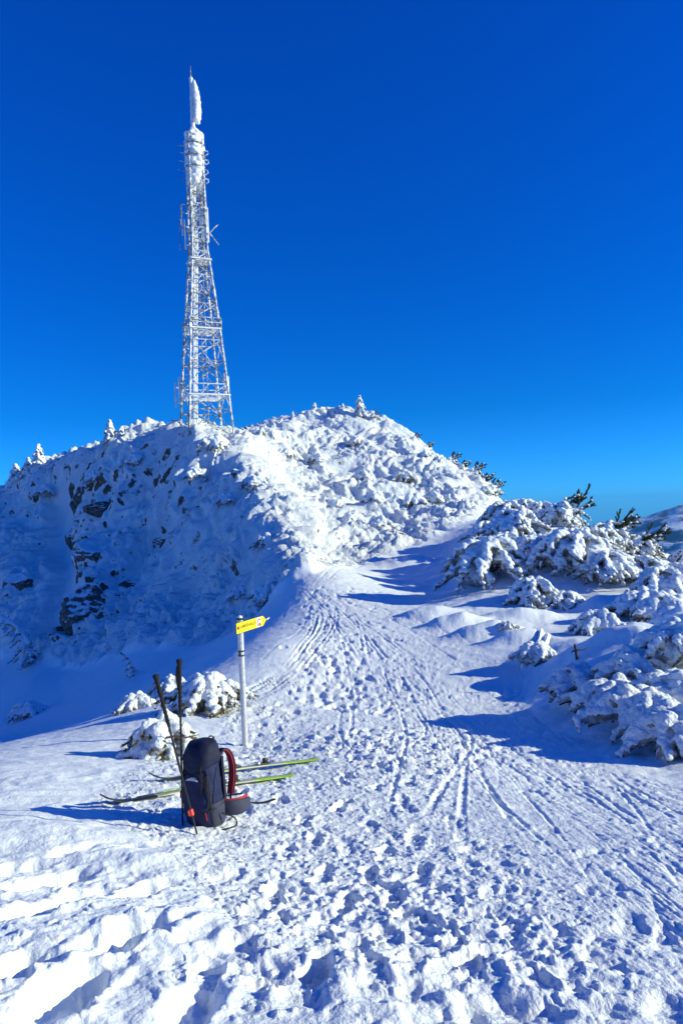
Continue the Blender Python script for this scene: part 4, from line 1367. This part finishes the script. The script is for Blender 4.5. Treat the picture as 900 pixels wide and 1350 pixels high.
        sb3 = MB(); sb3.add(*ribbon([onface(u_, z_ - .01, .012), onface(u_ + 3, z_ - .06, .016), onface(u_ - 2, z_ - .12, .014)], .014, .003, nrm_)); sb3.build('strap_tail', M['webbing'], bo_)
    lo2 = MB(); lo2.tube(smooth_line([(.17, -.02, .12), (.24, .04, .07), (.25, .03, .02), (.18, -.07, .016), (.10, -.17, .018)], 5), .005, 6)
    lo2.build('loose_cord', M['webbing'], t)
    lo3 = MB(); lo3.tube(smooth_line([(-.13, -.02, .13), (-.19, -.03, .1), (-.21, -.05, .05), (-.17, -.08, .02)], 5), .004, 6)
    lo3.build('loose_cord', M['webbing'], t)


rucksack()

# ------------------------------------------------------------------ ski poles
M['shaft'] = plain('dark_shaft', (.014, .014, .017), .5, .1, var=.2, scale=30)
M['grip'] = plain('black_rubber', (.010, .010, .012), .85, var=.25, scale=60, bump=.3, bscale=200)
M['orange'] = plain('orange_red_clip', (.75, .06, .035), .45, var=.1)
M['dull_red'] = plain('dull_red_clip', (.22, .03, .025), .5, var=.1)
M['steel'] = plain('pale_steel', (.55, .55, .55), .35, .9)


def ski_pole(label, foot_px, foot_d, top_px, top_d, clip_t, clip_m, strap_side):
    f = at(*foot_px, foot_d); f.z = ground_z(f.x, f.y) - .13
    tp = at(*top_px, top_d)
    ax = tp - f; L = ax.length; ax.normalize()
    t = thing('ski_pole', label, 'ski pole', tuple(f), 0, 'ski poles stuck in the snow by the rucksack')
    q = ax.to_track_quat('Z', 'Y')
    t.rotation_mode = 'QUATERNION'; t.rotation_quaternion = q
    s = MB(); s.tube([(0, 0, 0), (0, 0, .06), (0, 0, L * .45), (0, 0, L * .452), (0, 0, L - .1)], [.004, .0062, .0068, .008, .008], 12); s.build('shaft', M['shaft'], t)
    g = MB(); g.tube([(0, 0, L - .36), (0, 0, L - .34), (0, 0, L - .2), (0, 0, L - .15), (0, 0, L - .13), (0, 0, L - .05), (0, 0, L - .03), (0, 0, L - .008), (0, 0, L)],
                     [.0095, .0118, .0122, .0122, .0155, .0145, .019, .023, .015], 14); go = g.build('grip', M['grip'], t)
    for k in range(5):
        rg = MB(); z = L - .32 + k * .03; rg.tube([(0, 0, z - .004), (0, 0, z + .004)], .0156, 12); rg.build('grip_ridge', M['grip'], go)
    c = MB(); z = L * clip_t; c.tube([(0, 0, z - .022), (0, 0, z - .018), (0, 0, z + .018), (0, 0, z + .022)], [.011, .0155, .0155, .011], 12)
    c.box((strap_side * .014, -.006, z), (.014, .014, .034), None, 0, .003); c.build('clamp', clip_m, t)
    bk = MB(); z = .075
    bk.tube([(0, 0, z - .012), (0, 0, z), (0, 0, z + .012), (0, 0, z + .03)], [.03, .045, .02, .011], 16); bk.build('basket', M['grip'], t)
    x = strap_side
    pth = smooth_line([(0, 0, L - .035), (x * .045, -.01, L - .075), (x * .075, -.02, L - .15), (x * .062, -.02, L - .215), (x * .04, -.01, L - .2),
                       (x * .045, 0, L - .13), (x * .02, .004, L - .05)], 5)
    st = MB(); st.add(*ribbon(pth, .018, .0025, Vector((x, -.6, .1)))); st.build('wrist_strap', M['webbing'], t)
    rv = MB(); rv.tube([(x * .07, -.025, L - .118), (x * .07, -.03, L - .118)], .006, 8); rv.build('strap_rivet', M['steel'], t)


ski_pole('black ski pole leaning left in front of the rucksack with an orange-red clip', (266, 1090), 4.72, (205, 889), 4.95, .235, M['orange'], 1)
ski_pole('black ski pole standing upright left of the rucksack', (240.5, 1088), 5.0, (236.5, 869), 5.02, .27, M['dull_red'], 1)

# ------------------------------------------------------------------ skis
M['ski_black'] = plain('ski_black', (.012, .014, .017), .3, var=.3, scale=20)
M['ski_pale'] = plain('ski_pale', (.27, .29, .22), .3, var=.25, scale=9)
M['ski_lime'] = plain('ski_lime', (.27, .44, .025), .3, var=.15, scale=9)
M['ski_edge'] = plain('ski_edge', (.05, .06, .03), .4, .3)
M['bind'] = plain('binding_black', (.03, .028, .03), .4, .2)


def ski(label, tip_px, tail_px):
    a = hit(*tip_px); b = hit(*tail_px)
    a.z = ground_z(a.x, a.y); b.z = ground_z(b.x, b.y)
    dv = b - a; L = dv.length
    t = thing('ski', label, 'ski', tuple(a + Vector((0, 0, .004))), 0, 'touring skis lying in the snow')
    t.rotation_mode = 'QUATERNION'
    X = dv.normalized(); Y = Vector((0, 0, 1)).cross(X).normalized(); Z = X.cross(Y)
    roll = math.radians(-3)           # it rests on one edge
    Y2 = Y * math.cos(roll) + Z * math.sin(roll); Z2 = X.cross(Y2)
    t.rotation_quaternion = Matrix((X, Y2, Z2)).transposed().to_quaternion()
    N_ = 56
    def half(u):
        w = float(np.interp(u, [0, .015, .04, .09, .16, .5, .88, .97, 1], [.006, .026, .040, .050, .051, .039, .047, .045, .038]))
        return w
    def lift(u): return .075 * max(0, (.13 - u) / .13) ** 2 + .014 * max(0, (u - .96) / .04) ** 2 + .010 * math.sin(PI * min(1, max(0, (u - .13) / .8)))
    def zone(name, u0, u1, m, n):
        top = []; 
        for i in range(n + 1):
            u = u0 + (u1 - u0) * i / n; w = half(u); z = lift(u); h = .009 + .008 * math.sin(PI * u)
            top.append([Vector((u * L, -w, z)), Vector((u * L, w, z)), Vector((u * L, w, z + h * .55)), Vector((u * L, w * .86, z + h)),
                        Vector((u * L, -w * .86, z + h)), Vector((u * L, -w, z + h * .55))])
        mb = MB(); vs, fs = loft(top); mb.add(vs, fs)
        return mb.build(name, m, t)
    zone('tip', 0, .24, M['ski_black'], 16)
    zone('middle', .24, .76, M['ski_pale'], 18)
    zone('tail', .76, 1.0, M['ski_lime'], 14)
    for sgn in (-1, 1):
        e = MB(); e.tube([(u * L, sgn * (half(u) + .0005), lift(u) + .001) for u in np.linspace(.03, .99, 40)], .0032, 5); e.build('edge', M['ski_edge'], t)
    gs = MB()
    for yy in (-.018, .02):
        gs.bar((L * .27, yy, .034), (L * .42, yy * .7, .036), .008, .003)
    gs.build('stripe', M['ski_lime'], t)
    z0 = .03
    tb = MB(); tb.box((L * .47, 0, z0 + .008), (.09, .055, .016), None, 0, .004); tb.box((L * .455, -.022, z0 + .026), (.035, .012, .03), None, 0, .003)
    tb.box((L * .455, .022, z0 + .026), (.035, .012, .03), None, 0, .003); tb.build('toe_piece', M['bind'], t)
    hb = MB(); hb.box((L * .64, 0, z0 + .006), (.12, .06, .012), None, 0, .004); hb.box((L * .65, 0, z0 + .032), (.05, .045, .042), None, 0, .008)
    hb.build('heel_piece', M['bind'], t)
    sk = MB(); sk.box((L * .60, .0, z0 + .012), (.03, .07, .02), None, 0, .003); sk.build('ski_brake', M['steel'], t)


ski('black-tipped touring ski with lime tail, the farther one behind the rucksack', (196, 1033), (416, 1004))
ski('black-tipped touring ski with lime tail, the nearer one right behind the rucksack', (131, 1064), (384, 1025))

# ------------------------------------------------------------------ stick like a little cross
def cross_stick():
    p = gpos(759, 872, None, .1)
    t = thing('wooden_stick', 'dark weathered cross-shaped stick standing in the snowy shrub', 'marker stick', p)
    q = at(757, 849, math.hypot(p[1], 0)); H = q.z - p[2]
    s = MB(); s.tube([(0.02, 0, -.1), (.015, 0, H * .4), (0, 0, H * .75), (-.015, 0, H)], [.032, .028, .026, .02], 8); s.build('upright', M['bark'], t)
    c = MB(); c.tube([(-.085, 0, H * .60), (-.05, -.01, H * .68), (0, -.02, H * .72), (.07, -.02, H * .73), (.15, 0, H * .72), (.20, .01, H * .80)], [.008, .014, .016, .014, .011, .006], 7)
    c.build('crosspiece', M['bark'], t)
    d = MB(); d.bar((-.20, -.12, -.06), (.10, -.2, -.33), .12, .05); d.build('leaning_board', M['bark'], t, False)


cross_stick()
p = gpos(656, 668, 52, .1)
st = MB(); st.tube([(0, 0, -.2), (.05, 0, .35), (.16, 0, .75), (.26, 0, 1.0)], [.09, .08, .06, .02], 7); st.tube([(.05, 0, .35), (-.1, 0, .6)], [.04, .015], 6)
tag(st.build('tree_stump', M['bark'], None, True, p), 'bare leaning dark stump where the trail meets the right bank', 'stump')
# ------------------------------------------------------------------ lattice mast on the knoll
def frost_metal(name, metal, lo, hi, nscale=3.0):
    m, nt, b = mat(name)
    tc = N(nt, 'ShaderNodeTexCoord'); no = N(nt, 'ShaderNodeTexNoise', i_Scale=nscale, i_Detail=6.0, i_Roughness=.7)
    nt.links.new(tc.outputs['Object'], no.inputs['Vector'])
    nt.links.new(ramp(nt, no.outputs['Fac'], [(lo, metal), (hi, (.76, .79, .81))]), b.inputs['Base Color'])
    b.inputs['Roughness'].default_value = .6
    bp = N(nt, 'ShaderNodeBump', i_Strength=.8, i_Distance=.06)
    nt.links.new(no.outputs['Fac'], bp.inputs['Height']); nt.links.new(bp.outputs[0], b.inputs['Normal'])
    return m


M['frosted'] = frost_metal('frosted_steel', (.16, .165, .17), .42, .56)
M['frost_lite'] = frost_metal('thinly_frosted_steel', (.11, .115, .12), .47, .64)
M['frost_thick'] = frost_metal('thick_rime', (.3, .3, .3), .3, .44)


def tower():
    D = 71.0
    rs = random.Random(5)
    foot = at(272, 566, D); top = at(248, 88, D)
    gz = foot.z - 1.2
    S = D / F                                    # metres per photo pixel out there
    H = top.z - gz
    t = thing('lattice_mast', 'tall rime-covered steel lattice telecom mast on the left knoll', 'mast', (foot.x, foot.y, gz), math.radians(24))
    zpx = lambda py: H * (566 + 1.2 / S - py) / (566 + 1.2 / S - 88)
    # half width of the square shaft by height (local axes are turned, so a diagonal view widens it)
    kz = [0, zpx(560), zpx(430), zpx(330), zpx(180), zpx(176)]
    kw = [2.15, 2.05, 1.37, .72, .62, .62]
    hw = lambda z: float(np.interp(z, kz, kw))
    corners = [(-1, -1), (1, -1), (1, 1), (-1, 1)]
    C_ = lambda k, z: Vector((corners[k % 4][0] * hw(z), corners[k % 4][1] * hw(z), z))
    zt = zpx(180)
    for k in range(4):
        lg = MB(); zs = [-.5] + [z for z in kz[1:5]]
        n = 40; P = [C_(k, -.5 + (zt + .5) * i / n) for i in range(n + 1)]
        P[0] = C_(k, 0) + Vector((0, 0, -.8))
        lg.tube(P, [.125 - .03 * i / n + rs.uniform(-.025, .03) for i in range(n + 1)], 7); lg.build('leg', M['frosted'], t)
    levels = [0.2]
    while levels[-1] < zt - .5:
        levels.append(min(zt, levels[-1] + max(1.15, hw(levels[-1]) * 1.25)))
    nl = len(levels)
    for i in range(nl - 1):
        z0, z1 = levels[i], levels[i + 1]
        br = MB()
        r = .052 if i < nl * .5 else .045
        for k in range(4):
            a0, b0, a1, b1 = C_(k, z0), C_(k + 1, z0), C_(k, z1), C_(k + 1, z1)
            if (i + k) % 2: br.tube([a0, b1], r, 5)
            else: br.tube([b0, a1], r, 5)
            if k % 2 == 0 or i % 2: br.tube([a0, (a1 + b1) / 2], r * .8, 5)
            br.tube([a1, b1], r, 5)
            if i % 3 == 0:
                br.tube([(a0 + b0) / 2, (C_(k + 1, z0) + C_(k + 2, z0)) / 2], r * .7, 5)
        br.build('bracing', M['frosted'] if i % 2 else M['frost_lite'], t)
    # cable run and ladder inside, thick with rime
    zc0, zc1 = -.3, zpx(185)
    inner = lambda z, q=0.0: Vector((-hw(z) * .70 + .05 + q, -hw(z) * .45, z))
    cb = MB()
    for q in (0, .16, .3):
        cb.tube([inner(zc0 + .9 + (zc1 - zc0 - .9) * i / 60, q) for i in range(61)], [.075 + rs.uniform(-.015, .03) for i in range(61)], 7)
    for i in range(60):
        z = zc0 + (zc1 - zc0) * i / 60
        cb.tube([inner(z, -.06), inner(z, .38)], .03, 5)
    cb.build('cable_run', M['frost_thick'], t)
    ld = MB(); lp = lambda z, q: Vector((hw(z) * .12 + q, hw(z) * .72, z))
    for q in (0, .42):
        ld.tube([lp(zc0 + (zc1 - zc0) * i / 20, q) for i in range(21)], .035, 5)
    for i in range(0, 75):
        z = zc0 + (zc1 - zc0) * i / 75
        ld.tube([lp(z, 0), lp(z, .42)], .018, 4)
    ld.build('ladder', M['frost_lite'], t)
    # working platforms
    for py, ex, rail in ((437, .1, 1.0), (524, .1, 0), (345, .15, 0)):
        z = zpx(py); w = hw(z) + ex
        pf = MB()
        for k in range(4):
            a = Vector((corners[k][0] * w, corners[k][1] * w, z)); b = Vector((corners[(k + 1) % 4][0] * w, corners[(k + 1) % 4][1] * w, z))
            pf.bar(a, b, .16, .12)
        for i in range(-3, 4):
            pf.bar((-w, i * w / 3.6, z - .02), (w, i * w / 3.6, z - .02), .09, .05)
        po = pf.build('platform', M['frost_thick'], t, False)
        if rail:
            rl = MB()
            for k in range(4):
                a = Vector((corners[k][0] * w, corners[k][1] * w, z)); b = Vector((corners[(k + 1) % 4][0] * w, corners[(k + 1) % 4][1] * w, z))
                rl.bar(a, a + Vector((0, 0, rail)), .09)
                rl.bar((a + b) / 2, (a + b) / 2 + Vector((0, 0, rail)), .07)
                for h in (.55, 1.0):
                    rl.bar(a + Vector((0, 0, h * rail)), b + Vector((0, 0, h * rail)), .07)
            rl.build('railing', M['frosted'], po, False)
    # panel aerials on outrigger frames; bearings are in the view: x right, y away, turned into the mast's own axes
    inv = Matrix.Rotation(-math.radians(24), 3, 'Z')
    def V(x, y, z): return inv @ Vector((x, y, z))
    rolltan = math.tan(ROLL)
    def vx(px, py):             # sideways offset of a photo column at this height from the mast axis
        return (at(px, py, D).x - foot.x)
    def panel(px, py0, py1, w, d, y=-.3):
        z0, z1 = zpx(py1), zpx(py0); x = vx(px, (py0 + py1) / 2)
        pn = MB(); c = V(x, y, (z0 + z1) / 2)
        pn.box(c, (w, d, z1 - z0), inv.copy() @ Matrix.Rotation(.3, 3, 'Z'), 0, .06)
        po = pn.build('panel_aerial', M['frost_thick'], t)
        ar = MB()
        for q in (.2, .8):
            z = z0 + (z1 - z0) * q
            k = min(range(4), key=lambda k: (C_(k, z) - V(x, y, z)).length)
            ar.bar(V(x, y, z), C_(k, z), .07)
        ar.build('aerial_arm', M['frosted'], po, False)
    for a in [(238, 496, 530, .3, .2), (232, 503, 536, .16, .14), (298, 494, 522, .28, .2), (302, 498, 526, .14, .12),
              (241, 272, 312, .12, .1), (269, 280, 318, .3, .22), (275, 276, 322, .14, .12), (265, 274, 300, .2, .2), (245, 290, 330, .16, .14),
              (287, 505, 521, .22, .3)]:
        panel(*a)
    # outrigger frames of thin rods
    def frame(pts, r, name, m):
        f_ = MB(); P = [V(vx(x, y), dy, zpx(y)) for x, y, dy in pts]
        for a, b in zip(P[:-1], P[1:]): f_.tube([a, b], r, 5)
        f_.build(name, m, t)
    frame([(256, 272, -.4), (240, 272, -.5), (240, 300, -.5), (256, 312, -.4)], .05, 'outrigger_frame', M['frost_lite'])
    frame([(238, 288, -.3), (238, 330, -.3), (250, 332, -.2)], .035, 'outrigger_frame', M['frost_lite'])
    frame([(254, 274, -.5), (271, 274, -.5), (271, 300, -.5)], .05, 'outrigger_frame', M['frost_lite'])
    frame([(287, 296, .2), (276, 308, 0), (288, 323, .2)], .06, 'forked_aerial', M['frosted'])
    frame([(276, 308, 0), (262, 310, 0)], .06, 'forked_aerial', M['frosted'])
    for yy in (203, 228):
        for dy, q in ((0, 0), (10, 1)):
            lp_ = MB(); P = [(267, yy + dy * .4), (271, yy - 2 + dy), (274.5, yy - 1 + dy), (275, yy + 2 + dy), (272, yy + 4 + dy), (268, yy + 5 + dy * .5)]
            lp_.tube([V(vx(a, b), -.2 + .3 * q, zpx(b)) for a, b in P], .06, 5); lp_.build('loop_aerial', M['frosted'], t)
    for yy in (197, 206, 217, 229, 241):
        sb = MB(); sb.tube([V(vx(250, yy), -.4, zpx(yy)), V(vx(237.5, yy - 1), -.8, zpx(yy - 1))], .035, 5); sb.build('stub_aerial', M['frost_lite'], t)
    # drum-like head section under the top mast
    zb0, zb1 = zpx(240), zpx(179)
    blobs = []
    for i in range(16):
        z = zb0 + (zb1 - zb0) * i / 15
        wz = .86 if i > 3 else .7
        for k in range(7):
            a = 2 * PI * k / 7 + i * .4
            blobs.append(((wz * .72 * math.cos(a), wz * .72 * math.sin(a), z), .38 + rs.uniform(-.1, .1)))
        blobs.append(((0, 0, z), .72))
    hx = (at(257, 210, D).x - foot.x)
    off = V(hx, 0, 0)
    me = blob_mesh('antenna_drum', blobs, .09, (.09, 2.2), 3, [M['frost_thick']]); link('antenna_drum', me, t, (off.x * .3, off.y * .3, 0))
    for q, (za, zb) in enumerate(((.28, .33), (.52, .56), (.78, .82))):
        rg = MB(); z = zb0 + (zb1 - zb0) * za
        rg.tube([(.96 * math.cos(u) + off.x * .3, .96 * math.sin(u) + off.y * .3, z) for u in np.linspace(0, 2 * PI, 25)], .07, 5); rg.build('drum_ring', M['frost_lite'], t)
    # the thin top mast, its curved aerial shield and the whip
    tm = MB(); n = 22
    P = [Vector((0, 0, zpx(182) + (zpx(103) - zpx(182)) * i / n)) for i in range(n + 1)]
    tm.tube(P, [.22 - .003 * i + rs.uniform(-.03, .04) for i in range(n + 1)], 9); tm.build('top_mast', M['frost_thick'], t)
    wh = MB(); wh.tube([(0, 0, zpx(104)), (0, 0, zpx(87))], [.06, .03], 6); wh.build('whip_aerial', M['frost_lite'], t)
    sh = []
    for i in range(12):
        q = i / 11; py = 112 + (158 - 112) * q
        xx = np.interp(q, [0, .3, .7, .85, 1], [256.5, 259, 260.6, 260.6, 259.6]); wd = np.interp(q, [0, .15, .75, 1], [.2, .31, .34, .3])
        for s_ in (-1, 0, 1):
            sh.append((tuple(V(vx(float(xx), py), s_ * .35, zpx(py))), (float(wd), .25, .3)))
    me = blob_mesh('aerial_shield', sh, .07, (.05, 3), 6, [M['frost_thick']]); link('aerial_shield', me, t)
    ar = MB()
    for py in (122, 148):
        ar.bar((0, 0, zpx(py)), V(vx(259, py), 0, zpx(py)), .12)
    ar.build('shield_arm', M['frosted'], t, False)


tower()
# the deep blue of a winter sky, by height over the horizon
SKY_RAMP = [(0, (.085, .56, 1.58)), (.06, (.045, .51, 1.38)), (.13, (.012, .44, 1.16)), (.27, (.004, .42, 1.3)), (.45, (.004, .41, 1.48)), (.6, (.004, .41, 1.57))]
SKY_STRENGTH = 0.109; EXPOSURE = 0.25; HAZE = 4.5e-5

# ------------------------------------------------------------------ the air between here and the far range
def haze():
    m = bpy.data.materials.new('haze_air'); m.use_nodes = True; nt = m.node_tree
    nt.nodes.remove(nt.nodes['Principled BSDF'])
    v = nt.nodes.new('ShaderNodeVolumePrincipled'); v.inputs['Color'].default_value = (.12, .48, 1, 1); v.inputs['Density'].default_value = HAZE
    v.inputs['Anisotropy'].default_value = .0
    nt.links.new(v.outputs[0], nt.nodes['Material Output'].inputs['Volume'])
    z0, z1 = -720.0, 62.0; s_ = 11000.0
    vs = [(x, y, z) for z in (z0, z1) for x, y in ((-s_, -s_), (s_, -s_), (s_, s_), (-s_, s_))]
    mb = MB(); mb.add(vs, [(3, 2, 1, 0), (4, 5, 6, 7), (0, 1, 5, 4), (1, 2, 6, 5), (2, 3, 7, 6), (3, 0, 4, 7)])
    tag(mb.build('haze', m, None, False), 'thin blue winter haze over the valley', 'haze', None, 'stuff')
haze()
# ------------------------------------------------------------------ light, sky, picture
SUN_EL = math.radians(21.5)
SUN_BACK = math.radians(6)        # the sun stands to the right, a little behind the viewer
sdir = Vector((math.cos(SUN_EL) * math.cos(SUN_BACK), -math.cos(SUN_EL) * math.sin(SUN_BACK), math.sin(SUN_EL)))
sl = bpy.data.lights.new('sun', 'SUN'); sl.energy = 5.0; sl.angle = math.radians(.53); sl.color = (1, .985, .68)
so = bpy.data.objects.new('sun', sl); C.objects.link(so)
so.rotation_euler = sdir.to_track_quat('Z', 'Y').to_euler()
w = bpy.data.worlds.new('World'); bpy.context.scene.world = w; w.use_nodes = True
nt = w.node_tree
bg = nt.nodes['Background']
sky = nt.nodes.new('ShaderNodeTexSky'); sky.sky_type = 'NISHITA'; sky.sun_disc = False
sky.sun_elevation = SUN_EL
sky.sun_rotation = math.atan2(sdir.x, sdir.y)
sky.altitude = 2000; sky.air_density = 1.0; sky.dust_density = .3; sky.ozone_density = 1.5
mx = nt.nodes.new('ShaderNodeMix'); mx.data_type = 'RGBA'; mx.blend_type = 'MULTIPLY'
mx.inputs[0].default_value = 1
tcw = nt.nodes.new('ShaderNodeTexCoord'); sep = nt.nodes.new('ShaderNodeSeparateXYZ')
nt.links.new(tcw.outputs['Generated'], sep.inputs[0])
nt.links.new(ramp(nt, sep.outputs['Z'], SKY_RAMP), mx.inputs[7])
nt.links.new(sky.outputs[0], mx.inputs[6]); nt.links.new(mx.outputs[2], bg.inputs[0])
bg.inputs[1].default_value = SKY_STRENGTH
sc = bpy.context.scene
sc.view_settings.view_transform = 'Standard'; sc.view_settings.look = 'None'
sc.view_settings.gamma = 1; sc.view_settings.exposure = EXPOSURE
sc.view_settings.use_curve_mapping = False
sc.cycles.max_bounces = 5; sc.cycles.diffuse_bounces = 4; sc.cycles.glossy_bounces = 2
sc.cycles.use_denoising = True
sc.cycles.caustics_reflective = False; sc.cycles.caustics_refractive = False
